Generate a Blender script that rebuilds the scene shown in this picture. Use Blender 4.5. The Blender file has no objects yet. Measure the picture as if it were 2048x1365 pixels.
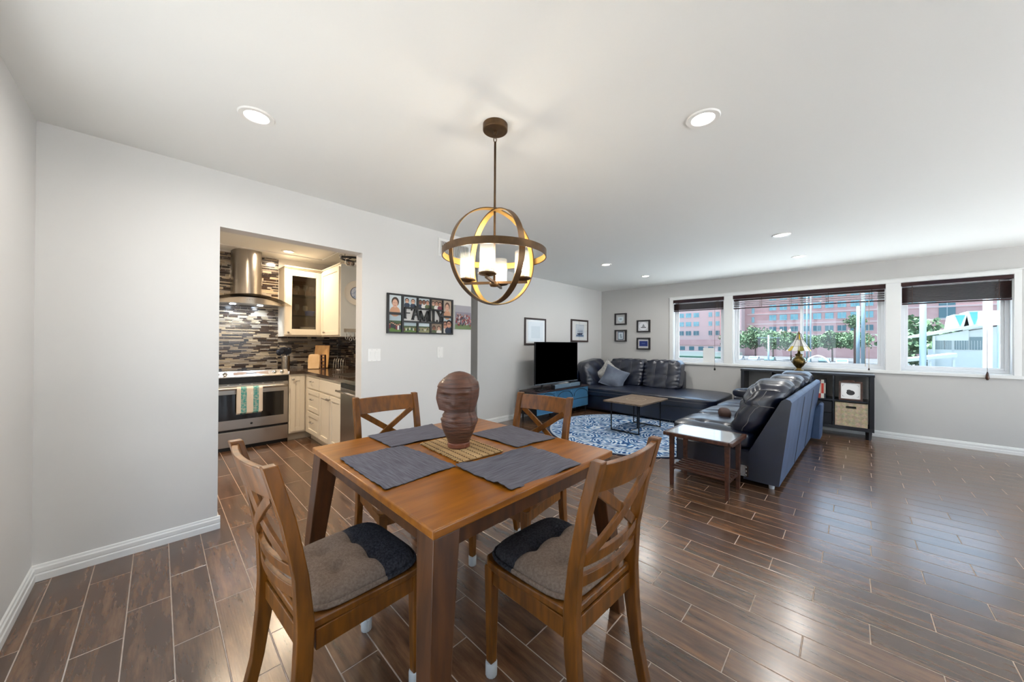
import bpy, bmesh, math, random
from mathutils import Vector, Matrix
random.seed(7)
S = bpy.context.scene
COL = S.collection
PI = math.pi
R = math.radians

# ------------------------------------------------------------------ camera
FPX, YAW, PITCH, ROLL, CAMH = 690.4, 0.773404, 0.003754, 0.006110, 1.2805
_F = Vector((math.cos(YAW)*math.cos(PITCH), math.sin(YAW)*math.cos(PITCH), math.sin(PITCH)))
_R0 = Vector((math.sin(YAW), -math.cos(YAW), 0)); _U0 = _R0.cross(_F)
_R = _R0*math.cos(ROLL) + _U0*math.sin(ROLL); _U = -_R0*math.sin(ROLL) + _U0*math.cos(ROLL)
cam = bpy.data.cameras.new('camera'); cam.sensor_width = 36; cam.lens = 36*FPX/2048; cam.clip_start = .02; cam.clip_end = 600
camo = bpy.data.objects.new('camera', cam); COL.objects.link(camo)
camo.matrix_world = Matrix(((_R.x, _U.x, -_F.x, 0), (_R.y, _U.y, -_F.y, 0), (_R.z, _U.z, -_F.z, CAMH), (0, 0, 0, 1)))
S.camera = camo

# ------------------------------------------------------------------ view, sky, sun
S.view_settings.view_transform = 'Standard'; S.view_settings.look = 'None'
S.view_settings.exposure = 1.46; S.view_settings.gamma = 1.0; S.view_settings.use_curve_mapping = False
SKY = 1.1
SUN = 11.0
REC_W = 3.6          # recessed lamps
BULB_L = 55.0        # radiance of the pendant bulbs
w = bpy.data.worlds.new('sky'); S.world = w; w.use_nodes = True
nt = w.node_tree; nt.nodes.clear()
wo = nt.nodes.new('ShaderNodeOutputWorld'); bg = nt.nodes.new('ShaderNodeBackground')
tc = nt.nodes.new('ShaderNodeTexCoord'); sx = nt.nodes.new('ShaderNodeSeparateXYZ'); cr = nt.nodes.new('ShaderNodeValToRGB')
cr.color_ramp.elements[0].position = .0; cr.color_ramp.elements[0].color = (.84, .93, 1.0, 1)
cr.color_ramp.elements[1].position = .8; cr.color_ramp.elements[1].color = (.42, .66, 1.0, 1)
nt.links.new(tc.outputs['Generated'], sx.inputs[0]); nt.links.new(sx.outputs['Z'], cr.inputs[0])
nt.links.new(cr.outputs[0], bg.inputs['Color']); bg.inputs['Strength'].default_value = SKY
nt.links.new(bg.outputs[0], wo.inputs[0])
sun = bpy.data.lights.new('sun', 'SUN'); sun.energy = SUN; sun.angle = R(2); sun.color = (1, .98, .95)
so = bpy.data.objects.new('sun', sun); COL.objects.link(so)
so.rotation_euler = Vector((0, -.12, -1)).to_track_quat('-Z', 'Y').to_euler()

# ------------------------------------------------------------------ materials
def lin(h):
    if not isinstance(h, str): return (*h, 1) if len(h) == 3 else h
    h = h.lstrip('#'); o = []
    for i in (0, 2, 4):
        c = int(h[i:i+2], 16)/255; o.append(c/12.92 if c <= .04045 else ((c+.055)/1.055)**2.4)
    return (*o, 1)
def M(name, col, rough=.5, metal=0, spec=.5, col2=None, scale=6, stretch=(1, 1, 1), bump=0, bscale=80, bstretch=(1, 1, 1), coat=0, emit=None, estr=0, detail=4, lo=.35, hi=.65, coords='Object'):
    m = bpy.data.materials.new(name); m.use_nodes = True; t = m.node_tree; N = t.nodes; L = t.links
    b = N['Principled BSDF']
    b.inputs['Base Color'].default_value = lin(col); b.inputs['Roughness'].default_value = rough
    b.inputs['Metallic'].default_value = metal; b.inputs['Specular IOR Level'].default_value = spec
    if coat: b.inputs['Coat Weight'].default_value = coat; b.inputs['Coat Roughness'].default_value = .15
    if emit: b.inputs['Emission Color'].default_value = lin(emit); b.inputs['Emission Strength'].default_value = estr
    if col2 or bump:
        tcn = N.new('ShaderNodeTexCoord')
    if col2:
        mp = N.new('ShaderNodeMapping'); mp.inputs['Scale'].default_value = stretch
        nz = N.new('ShaderNodeTexNoise'); nz.inputs['Scale'].default_value = scale; nz.inputs['Detail'].default_value = detail
        rp = N.new('ShaderNodeValToRGB'); rp.color_ramp.elements[0].color = lin(col); rp.color_ramp.elements[1].color = lin(col2)
        rp.color_ramp.elements[0].position = lo; rp.color_ramp.elements[1].position = hi
        L.new(tcn.outputs[coords], mp.inputs[0]); L.new(mp.outputs[0], nz.inputs['Vector']); L.new(nz.outputs['Fac'], rp.inputs[0]); L.new(rp.outputs[0], b.inputs['Base Color'])
    if bump:
        mp2 = N.new('ShaderNodeMapping'); mp2.inputs['Scale'].default_value = bstretch
        n2 = N.new('ShaderNodeTexNoise'); n2.inputs['Scale'].default_value = bscale; n2.inputs['Detail'].default_value = 5
        bp = N.new('ShaderNodeBump'); bp.inputs['Strength'].default_value = bump; bp.inputs['Distance'].default_value = .01
        L.new(tcn.outputs[coords], mp2.inputs[0]); L.new(mp2.outputs[0], n2.inputs['Vector']); L.new(n2.outputs['Fac'], bp.inputs['Height']); L.new(bp.outputs[0], b.inputs['Normal'])
    m['_'] = 1
    return m
def glass(name, tint=(1, 1, 1), rough=.0, fac=1.0, haze=0.0):
    m = bpy.data.materials.new(name); m.use_nodes = True; t = m.node_tree; N = t.nodes; L = t.links; N.clear()
    o = N.new('ShaderNodeOutputMaterial'); tr = N.new('ShaderNodeBsdfTransparent'); tr.inputs[0].default_value = (*tint, 1)
    gl = N.new('ShaderNodeBsdfGlossy'); gl.inputs['Roughness'].default_value = rough
    lw = N.new('ShaderNodeLayerWeight'); pw = N.new('ShaderNodeMath'); pw.operation = 'POWER'; pw.inputs[1].default_value = 5; L.new(lw.outputs['Facing'], pw.inputs[0])
    mu = N.new('ShaderNodeMath'); mu.operation = 'MULTIPLY_ADD'; mu.inputs[1].default_value = .9; mu.inputs[2].default_value = .035*fac; L.new(pw.outputs[0], mu.inputs[0])
    mx = N.new('ShaderNodeMixShader'); L.new(mu.outputs[0], mx.inputs[0])
    L.new(tr.outputs[0], mx.inputs[1]); L.new(gl.outputs[0], mx.inputs[2]); last = mx
    if haze:
        tl = N.new('ShaderNodeBsdfTranslucent'); tl.inputs[0].default_value = (1, 1, 1, 1)
        m2 = N.new('ShaderNodeMixShader'); m2.inputs[0].default_value = haze; L.new(mx.outputs[0], m2.inputs[1]); L.new(tl.outputs[0], m2.inputs[2]); last = m2
    L.new(last.outputs[0], o.inputs[0])
    return m

MAT = dict(
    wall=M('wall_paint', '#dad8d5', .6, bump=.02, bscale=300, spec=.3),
    wallw=M('wall_paint_window_shade', '#c9c7c4', .6, bump=.02, bscale=300, spec=.3),  # same wall paint, darkened to carry the shade of the backlit wall
    ceil=M('ceiling_paint', '#ecece9', .8, bump=.03, bscale=200, spec=.2),
    trim=M('white_trim_paint', '#e9e9e7', .35),
    vinyl=M('white_vinyl', '#e6e8ea', .3),
    winpane=glass('window_glass', (.985, .995, 1.0)),
    winpane2=glass('tinted_window_glass', (.92, .97, 1.0)),
    grout=M('grout', '#b7a493', .8, col2='#a59282', scale=20),
    chrome=M('chrome', '#c9c9c9', .15, 1),
    steel=M('brushed_steel', '#b4afa8', .28, 1, bump=.03, bscale=40, bstretch=(1, 1, 40)),
    steel2=M('satin_nickel', '#a9a49c', .3, 1),
    black=M('black_plastic', '#0d0d0e', .35),
    iron=M('black_iron', '#15161a', .4, .3),
    white=M('white_plastic', '#eceae6', .35),
    lens=M('lamp_lens', '#ffffff', .4, emit='#fff6ea', estr=4),
    chairw=M('chair_wood', '#7a4811', .36, col2='#58330a', scale=5, stretch=(9, 9, 1.2), detail=6, coat=.06, spec=.35),
    tablew=M('table_top_wood', '#985b11', .3, col2='#794409', scale=3, stretch=(1.2, 10, 10), detail=7, coat=.2, spec=.4),
    tablel=M('table_leg_wood', '#583419', .35, col2='#3d2310', scale=4, stretch=(8, 8, 1), detail=6, coat=.05, spec=.35),
    walnut=M('walnut', '#54301f', .35, col2='#3a1f14', scale=4, stretch=(1, 9, 9), coat=.3),
    bronze=M('aged_bronze', '#6b5136', .42, .75, col2='#4d3a27', scale=12),
    cab=M('cabinet_cream', '#e3dac8', .38),
    cabend=M('cabinet_end_paint', '#cfd2d0', .4),
    granite=M('brown_granite', '#58483b', .12, col2='#33281f', scale=90, detail=8, coat=.4),
    dglass=M('oven_glass', '#15110f', .08, spec=.6),
    leather=M('navy_leather', '#0d1730', .34, col2='#0a1122', scale=5, bump=.12, bscale=22, spec=.9, coat=.2),
    leather_lit=M('leather_back_daylit', '#4d6283', .5, col2='#3c4e6e', scale=5, bump=.08, bscale=30, stretch=(1, 1, .5)),  # blue daylight on the sofa back painted into a lighter leather copy
    darkwood=M('black_brown_wood', '#181b22', .3, spec=.5, coat=.2),
    screen=M('tv_screen', '#000000', .9, spec=0),
    paper=M('paper', '#eeeeec', .7),
    brass=M('antique_brass', '#7d6638', .28, .9, col2='#4a3b22', scale=14),
)

# ------------------------------------------------------------------ mesh helpers
class B:
    def __init__(s): s.v = []; s.f = []; s.m = []; s.c = 0
    def add(s, vs, fs):
        o = len(s.v); s.v += [tuple(p) for p in vs]; s.f += [tuple(i+o for i in q) for q in fs]; s.m += [s.c]*len(fs); return s
    def mat(s, i): s.c = i; return s
    def box(s, x0, y0, z0, x1, y1, z1):
        x0, x1 = min(x0, x1), max(x0, x1); y0, y1 = min(y0, y1), max(y0, y1); z0, z1 = min(z0, z1), max(z0, z1)
        return s.add([(x0, y0, z0), (x1, y0, z0), (x1, y1, z0), (x0, y1, z0), (x0, y0, z1), (x1, y0, z1), (x1, y1, z1), (x0, y1, z1)],
                     [(0, 3, 2, 1), (4, 5, 6, 7), (0, 1, 5, 4), (1, 2, 6, 5), (2, 3, 7, 6), (3, 0, 4, 7)])
    def bar(s, a, b, w, h, up=(0, 0, 1)):
        a = Vector(a); b = Vector(b); d = (b-a).normalized(); sd = d.cross(Vector(up))
        if sd.length < 1e-4: sd = d.cross(Vector((0, 1, 0)))
        sd.normalize(); u = sd.cross(d); vs = []
        for p in (a, b):
            for i, j in ((-1, -1), (1, -1), (1, 1), (-1, 1)): vs.append(p+sd*(i*w/2)+u*(j*h/2))
        return s.add(vs, [(0, 1, 2, 3), (7, 6, 5, 4), (0, 4, 5, 1), (1, 5, 6, 2), (2, 6, 7, 3), (3, 7, 4, 0)])
    def prism(s, poly, axis, a0, a1):
        n = len(poly)
        def P(p, a): return (a, p[0], p[1]) if axis == 'x' else ((p[0], a, p[1]) if axis == 'y' else (p[0], p[1], a))
        vs = [P(p, a0) for p in poly]+[P(p, a1) for p in poly]
        return s.add(vs, [tuple(range(n))[::-1], tuple(range(n, 2*n))]+[(i, (i+1) % n, n+(i+1) % n, n+i) for i in range(n)])
    def tube(s, pts, r, n=8, closed=False):
        pts = [Vector(p) for p in pts]; k = len(pts); vs = []; prev = None
        for i, p in enumerate(pts):
            if closed: d = pts[(i+1) % k]-pts[i-1]
            else: d = pts[min(i+1, k-1)]-pts[max(i-1, 0)]
            d.normalize()
            if prev is None:
                a = d.cross(Vector((0, 0, 1)))
                if a.length < 1e-3: a = d.cross(Vector((1, 0, 0)))
            else: a = prev-d*prev.dot(d)
            a.normalize(); prev = a; b = d.cross(a); rr = r[i] if isinstance(r, (list, tuple)) else r
            for j in range(n): vs.append(p+(a*math.cos(2*PI*j/n)+b*math.sin(2*PI*j/n))*rr)
        fs = []
        for i in range(k if closed else k-1):
            for j in range(n): fs.append((i*n+j, i*n+(j+1) % n, ((i+1) % k)*n+(j+1) % n, ((i+1) % k)*n+j))
        if not closed: fs += [tuple(range(n))[::-1], tuple((k-1)*n+j for j in range(n))]
        return s.add(vs, fs)
    def lathe(s, prof, n=24, c=(0, 0, 0), sc=(1, 1)):
        vs = []
        for r, z in prof:
            for j in range(n): vs.append((c[0]+r*sc[0]*math.cos(2*PI*j/n), c[1]+r*sc[1]*math.sin(2*PI*j/n), c[2]+z))
        k = len(prof); fs = [(i*n+j, i*n+(j+1) % n, (i+1)*n+(j+1) % n, (i+1)*n+j) for i in range(k-1) for j in range(n)]
        fs += [tuple(range(n))[::-1], tuple((k-1)*n+j for j in range(n))]
        return s.add(vs, fs)
    def grid(s, fn, nu, nv, cu=False):
        vs = [fn(i/(nu if cu else nu-1), j/(nv-1)) for j in range(nv) for i in range(nu)]
        fs = [(j*nu+i, j*nu+(i+1) % nu, (j+1)*nu+(i+1) % nu, (j+1)*nu+i) for j in range(nv-1) for i in range(nu if cu else nu-1)]
        return s.add(vs, fs)
    def puff(s, c, h, n=8, p=6, fn=None):
        """rounded cushion box; c centre, h half sizes, p roundness, fn(unit,pos)->pos"""
        idx = {}; vs = []; fs = []
        def vid(a):
            k = tuple(round(q*n) for q in a)
            if k not in idx:
                q = Vector(a); l = (abs(q.x)**p+abs(q.y)**p+abs(q.z)**p)**(1/p); u = q/l
                pos = Vector((c[0]+u.x*h[0], c[1]+u.y*h[1], c[2]+u.z*h[2]))
                if fn: pos = fn(q, pos)
                idx[k] = len(vs); vs.append(pos)
            return idx[k]
        for ax in range(3):
            for sg in (-1, 1):
                for i in range(-n, n, 2):
                    for j in range(-n, n, 2):
                        qs = []
                        for di, dj in ((0, 0), (2, 0), (2, 2), (0, 2)):
                            a = [0, 0, 0]; a[ax] = sg; a[(ax+1) % 3] = (i+di)/n; a[(ax+2) % 3] = (j+dj)/n; qs.append(vid(a))
                        fs.append(tuple(qs) if sg > 0 else tuple(qs[::-1]))
        return s.add(vs, fs)
    def build(s, name, mat, parent=None, loc=None, rz=0, smooth=False, bevel=0, seg=2, sub=0):
        me = bpy.data.meshes.new(name); me.from_pydata(s.v, [], s.f)
        for m in (mat if isinstance(mat, (list, tuple)) else [mat]): me.materials.append(MAT[m] if isinstance(m, str) else m)
        if any(s.m): me.polygons.foreach_set('material_index', s.m)
        me.validate(); bm = bmesh.new(); bm.from_mesh(me); bmesh.ops.recalc_face_normals(bm, faces=bm.faces); bm.to_mesh(me); bm.free()
        if smooth: me.polygons.foreach_set('use_smooth', [True]*len(me.polygons))
        o = bpy.data.objects.new(name, me); COL.objects.link(o)
        if parent: o.parent = parent
        if loc: o.location = loc
        if rz: o.rotation_euler = (0, 0, rz)
        if bevel:
            b = o.modifiers.new('bevel', 'BEVEL'); b.width = bevel; b.segments = seg; b.limit_method = 'ANGLE'; b.angle_limit = R(35)
        if sub:
            b = o.modifiers.new('sub', 'SUBSURF'); b.levels = sub; b.render_levels = sub
        return o
def tag(o, label, cat, group=None):
    o['label'] = label; o['category'] = cat
    if group: o['group'] = group
    return o
def thing(name, label, cat, loc=(0, 0, 0), rz=0, group=None):
    o = bpy.data.objects.new(name, None); COL.objects.link(o); o.empty_display_size = .05
    o.location = loc; o.rotation_euler = (0, 0, rz); return tag(o, label, cat, group)
def struct(o): o['kind'] = 'structure'; return o
def lamp(name, typ, loc, e, col, parent=None, **kw):
    l = bpy.data.lights.new(name, typ); l.energy = e; l.color = col
    for k, v in kw.items(): setattr(l, k, v)
    o = bpy.data.objects.new(name, l); COL.objects.link(o); o.location = loc
    if parent: o.parent = parent
    return o
def copytree(o, parent=None):
    c = o.copy(); COL.objects.link(c); c.parent = parent
    for ch in list(o.children): copytree(ch, c)
    return c
# ================================================================== the room
XW, YK, YL, XL, YR, ZC = 6.998, 3.078, 4.007, -.459, -3.5, 2.44
YB, XR = 5.71, 1.96          # kitchen back wall and right wall

def plank_mat():
    m = bpy.data.materials.new('wood_look_tile'); m.use_nodes = True; t = m.node_tree; N = t.nodes; L = t.links; b = N['Principled BSDF']
    g = N.new('ShaderNodeNewGeometry'); oi = N.new('ShaderNodeObjectInfo')
    a = N.new('ShaderNodeMath'); a.operation = 'ADD'; L.new(g.outputs['Random Per Island'], a.inputs[0]); L.new(oi.outputs['Random'], a.inputs[1])
    fr = N.new('ShaderNodeMath'); fr.operation = 'FRACT'; L.new(a.outputs[0], fr.inputs[0])
    cb = N.new('ShaderNodeCombineXYZ'); ml = N.new('ShaderNodeMath'); ml.operation = 'MULTIPLY'; ml.inputs[1].default_value = 37
    L.new(fr.outputs[0], ml.inputs[0]); L.new(ml.outputs[0], cb.inputs[0]); L.new(ml.outputs[0], cb.inputs[2])
    va = N.new('ShaderNodeVectorMath'); va.operation = 'ADD'; L.new(g.outputs['Position'], va.inputs[0]); L.new(cb.outputs[0], va.inputs[1])
    mp = N.new('ShaderNodeMapping'); mp.inputs['Scale'].default_value = (11, 1.3, 1); L.new(va.outputs[0], mp.inputs[0])
    nz = N.new('ShaderNodeTexNoise'); nz.inputs['Scale'].default_value = 2.2; nz.inputs['Detail'].default_value = 7; nz.inputs['Roughness'].default_value = .65; L.new(mp.outputs[0], nz.inputs['Vector'])
    r1 = N.new('ShaderNodeValToRGB'); e = r1.color_ramp.elements
    e[0].position = .3; e[0].color = lin('#412c1e'); e[1].position = .72; e[1].color = lin('#866042')
    x = e.new(.5); x.color = lin('#614430'); L.new(nz.outputs['Fac'], r1.inputs[0])
    hs = N.new('ShaderNodeHueSaturation'); mr = N.new('ShaderNodeMapRange'); mr.inputs['To Min'].default_value = .72; mr.inputs['To Max'].default_value = 1.2
    L.new(fr.outputs[0], mr.inputs[0]); L.new(mr.outputs[0], hs.inputs['Value']); L.new(r1.outputs[0], hs.inputs['Color']); L.new(hs.outputs[0], b.inputs['Base Color'])
    mp2 = N.new('ShaderNodeMapping'); mp2.inputs['Scale'].default_value = (70, 1.0, 1); L.new(va.outputs[0], mp2.inputs[0])
    n2 = N.new('ShaderNodeTexNoise'); n2.inputs['Scale'].default_value = 1.6; n2.inputs['Detail'].default_value = 3; L.new(mp2.outputs[0], n2.inputs['Vector'])
    bp = N.new('ShaderNodeBump'); bp.inputs['Strength'].default_value = .15; bp.inputs['Distance'].default_value = .004
    L.new(n2.outputs['Fac'], bp.inputs['Height']); L.new(bp.outputs[0], b.inputs['Normal'])
    b.inputs['Coat Weight'].default_value = .65; b.inputs['Coat IOR'].default_value = 1.5; b.inputs['Coat Roughness'].default_value = .2; b.inputs['Roughness'].default_value = .27; b.inputs['Specular IOR Level'].default_value = .6
    return m
MAT['plank'] = plank_mat()

floor = struct(B().box(-.62, -3.62, -.2, 7.15, 6.2, -.0008).build('floor', 'grout'))
# every tile plank that lies in the room; the ones that show largest are objects, the rest one part
PW, PLN, GAP = .1485, .605, .0038
def vis_area(x, y):
    d = Vector((x, y, -CAMH)); z = d.dot(_F)
    if z < .25: return 0
    u = d.dot(_R)/z*FPX; v = d.dot(_U)/z*FPX
    if abs(u) > 1150 or v < -800: return 0
    return CAMH/(z*z*z)
planks = []
for k in range(-1, 51):
    x0 = -.392+k*PW; j0 = 2.637+k*.1967; j0 -= math.floor((j0+3.7)/PLN)*PLN; y = j0-PLN
    while y < 5.75:
        a, bb, xa, xb = max(y, -3.5), min(y+PLN, 5.71 if x0 < 3.4 else 4.0), max(x0, XL), min(x0+PW, XW)
        if bb-a > .03 and xb-xa > .02: planks.append((xa+GAP/2, xb-GAP/2, a+GAP/2, bb-GAP/2))
        y += PLN
planks.sort(key=lambda p: -vis_area((p[0]+p[1])/2, (p[2]+p[3])/2))
def plank_geo(bl, x0, x1, y0, y1):
    c = .0012
    return bl.add([(x0, y0, -.002), (x1, y0, -.002), (x1, y1, -.002), (x0, y1, -.002), (x0, y0, -.0009), (x1, y0, -.0009), (x1, y1, -.0009), (x0, y1, -.0009),
                   (x0+c, y0+c, 0), (x1-c, y0+c, 0), (x1-c, y1-c, 0), (x0+c, y1-c, 0)],
                  [(0, 1, 5, 4), (1, 2, 6, 5), (2, 3, 7, 6), (3, 0, 4, 7), (4, 5, 9, 8), (5, 6, 10, 9), (6, 7, 11, 10), (7, 4, 8, 11), (8, 9, 10, 11)])
pm = {}; rest = B()
for i, (x0, x1, y0, y1) in enumerate(planks):
    if i < 300:
        key = (round(x1-x0, 4), round(y1-y0, 4))
        if key not in pm:
            o = plank_geo(B(), -(x1-x0)/2, (x1-x0)/2, -(y1-y0)/2, (y1-y0)/2).build('floor_plank', 'plank', floor); pm[key] = o.data
        else:
            o = bpy.data.objects.new('floor_plank', pm[key]); COL.objects.link(o); o.parent = floor
        o.location = ((x0+x1)/2, (y0+y1)/2, 0)
    else: plank_geo(rest, x0, x1, y0, y1)
rest.build('floor_plank_field', 'plank', floor)['kind'] = 'stuff'

def wallbox(name, mat, *boxes):
    b = B()
    for q in boxes: b.box(*q)
    return struct(b.build(name, mat))
OX0, OX1, OZ = .289, 1.253, 2.06
wallbox('wall_kitchen', 'wall', (XL, YK, 0, OX0, YK+.13, ZC), (OX0, YK, OZ, OX1, YK+.13, ZC), (OX1, YK, 0, 2.483, YK+.13, ZC))
HY0, HY1 = .2, 2.4                     # glazed doors added to the left wall, unseen, for fill daylight
wallbox('wall_left', 'wall', (XL-.15, YR-.12, 0, XL, HY0, ZC), (XL-.15, HY1, 0, XL, 6.2, ZC), (XL-.15, HY0, 2.2, XL, HY1, ZC))
wallbox('wall_living', 'wall', (3.36, YL, 0, 7.15, YL+.13, ZC))
wallbox('wall_hall', 'wall', (3.36, YL+.13, 0, 3.5, 6.2, ZC), (2.483, 6.05, 0, 3.36, 6.2, ZC))
wall_kr = wallbox('wall_kitchen_right', 'wall', (XR, YK+.13, 0, 2.483, 6.2, ZC))
wall_kb = wallbox('wall_kitchen_back', 'wall', (XL, YB, 0, XR, YB+.14, ZC))
GX0, GX1, GZ1 = .4, 6.7, 2.2          # patio doors put into the right wall, unseen, to brighten the room
wallbox('wall_right', 'wall', (XL-.15, YR-.12, 0, GX0, YR, ZC), (GX1, YR-.12, 0, 7.15, YR, ZC), (GX0, YR-.12, GZ1, GX1, YR, ZC))
def added_patio(n, loc, wd, rz):  # unseen glazed doors added to fill the room with daylight
    w4 = bpy.data.objects.new('window_%d' % n, None); COL.objects.link(w4); struct(w4); w4.location = loc; w4.rotation_euler = (0, 0, rz)
    b = B(); b.box(0, -.04, 0, wd, .04, .04); b.box(0, -.04, GZ1-.05, wd, .04, GZ1); b.box(0, -.04, .04, .05, .04, GZ1-.05); b.box(wd-.05, -.04, .04, wd, .04, GZ1-.05); b.build('added_door_frame', 'vinyl', w4)
    for k in range(4):
        x0, x1 = .05+(wd-.1)*k/4, .05+(wd-.1)*(k+1)/4; b = B(); dy = .015*(k % 2)
        b.box(x0, dy-.012, .04, x0+.045, dy+.012, GZ1-.05); b.box(x1-.045, dy-.012, .04, x1, dy+.012, GZ1-.05); b.box(x0+.045, dy-.012, .04, x1-.045, dy+.012, .1); b.box(x0+.045, dy-.012, GZ1-.1, x1-.045, dy+.012, GZ1-.05)
        o = b.build('added_door_sash', 'vinyl', w4); B().box(x0+.045, dy-.003, .1, x1-.045, dy+.003, GZ1-.1).build('pane', 'winpane', o)
added_patio(4, (GX0, YR-.06, 0), GX1-GX0, 0); added_patio(5, (XL-.075, HY0, 0), HY1-HY0, R(90))
struct(B().box(-2, -14, -.35, 12, YR-.13, -.12).build('added_terrace', M('pale_concrete', '#e6e4e0', .9))); struct(B().box(-14, YR-.13, -.35, XL-.16, 8, -.12).build('added_side_yard', M('grey_paving', '#9c9a96', .9)))  # unseen sunlit paving added to bounce light through the added doors
W = [(1.583, 2.451), (-.362, 1.452), (-1.382, -.497)]; WZ0, WZ1 = .925, 2.12
T = .15
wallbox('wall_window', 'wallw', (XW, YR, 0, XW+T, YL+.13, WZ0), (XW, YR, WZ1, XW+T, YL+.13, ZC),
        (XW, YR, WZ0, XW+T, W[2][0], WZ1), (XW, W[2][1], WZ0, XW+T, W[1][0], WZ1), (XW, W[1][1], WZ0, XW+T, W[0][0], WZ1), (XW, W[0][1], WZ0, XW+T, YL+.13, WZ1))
struct(B().box(XL-.15, YR-.12, ZC, 7.15, 6.2, ZC+.2).build('ceiling', 'ceil'))
# flat moulding that outlines the old light box on the kitchen ceiling
b = B()
for q in ((-.4, 3.45, 1.68, 3.49), (-.4, 5.36, 1.68, 5.42), (1.62, 3.49, 1.68, 5.36), (-.4, 3.49, -.36, 5.36)): b.box(q[0], q[1], ZC-.012, q[2], q[3], ZC)
struct(b.build('trim_8', 'trim'))

# baseboards: moulded profile (distance from wall, height)
BP = [(0, 0), (.015, 0), (.015, .034), (.011, .04), (.0125, .046), (.0125, .066), (.008, .072), (.006, .082), (0, .086)]
def baseboard(name, pts):
    b = B()
    for (ax, ay), (bx_, by_), (nx, ny) in pts:
        n = len(BP); vs = [(ax+nx*d, ay+ny*d, z) for d, z in BP]+[(bx_+nx*d, by_+ny*d, z) for d, z in BP]
        b.add(vs, [tuple(range(n)), tuple(range(n, 2*n))[::-1]]+[(i, (i+1) % n, n+(i+1) % n, n+i) for i in range(n)])
    return struct(b.build(name, 'trim'))
baseboard('baseboard_kitchen', [((XL, YK), (OX0+.014, YK), (0, -1)), ((OX1-.014, YK), (2.497, YK), (0, -1)), ((OX0, YK), (OX0, YK+.13), (1, 0)), ((OX1, YK), (OX1, YK+.13), (-1, 0)), ((2.483, YK), (2.483, 6.05), (1, 0))])
baseboard('baseboard_left', [((XL, YR), (XL, HY0), (1, 0)), ((XL, HY1), (XL, YK), (1, 0))])
baseboard('baseboard_living', [((3.346, YL), (XW, YL), (0, -1)), ((3.36, YL), (3.36, 6.05), (-1, 0))])
baseboard('baseboard_window', [((XW, YR), (XW, YL), (-1, 0))])
baseboard('baseboard_right', [((XL, YR), (GX0, YR), (0, 1)), ((GX1, YR), (XW, YR), (0, 1))])

# ------------------------------------------------------------------ windows
def casing():
    x0, x1 = XW-.016, XW
    n = [0]
    def t(y0, z0, y1, z1, d=.016, bev=.003):
        n[0] += 1
        return struct(B().box(XW-d, y0, z0, XW, y1, z1).build('trim_%d' % n[0], 'trim', bevel=bev))
    t(-1.432, 2.118, 2.512, 2.166)                       # head
    t(-1.445, .885, 2.525, .925, .03, .006)              # stool below
    t(2.449, .925, 2.512, 2.118); t(-1.432, .925, -1.38, 2.118)
    t(1.45, .925, 1.585, 2.118); t(-.499, .925, -.36, 2.118)
    t(-1.45, 2.166, 2.53, 2.178, .024, .003)
casing()
def window(n, y0, y1, split=None):
    w_ = bpy.data.objects.new('window_%d' % n, None); COL.objects.link(w_); struct(w_); w_.location = (XW+.1, (y0+y1)/2, WZ0)
    c = (y0+y1)/2; h = WZ1-WZ0; a, b_ = y0-c, y1-c
    def ring(ya, yb, za, zb, t, xa, xb):
        q = B(); q.box(xa, ya, za, xb, yb, za+t); q.box(xa, ya, zb-t, xb, yb, zb); q.box(xa, ya, za+t, xb, ya+t, zb-t); q.box(xa, yb-t, za+t, xb, yb, zb-t); return q
    # jamb liner in the wall opening
    ring(a, b_, 0, h, .012, -.1, .05).build('jamb_liner', 'vinyl', w_)
    ring(a+.012, b_-.012, .012, h-.012, .035, -.005, .05).build('window_frame', 'vinyl', w_, bevel=.003)
    sashes = [(a+.047, b_-.047)] if split is None else [(a+.047, split-c+.02), (split-c-.02, b_-.047)]
    for i, (s0, s1) in enumerate(sashes):
        dx = .012*i
        s = ring(s0, s1, .047, h-.047, .028, .002+dx, .03+dx).build('sash', 'vinyl', w_, bevel=.003)
        B().box(.014+dx, s0+.028, .075, .018+dx, s1-.028, h-.075).build('pane', 'winpane2', s)
    return w_
window(1, *W[0]); window(2, *W[1], split=.535); window(3, *W[2])

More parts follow.
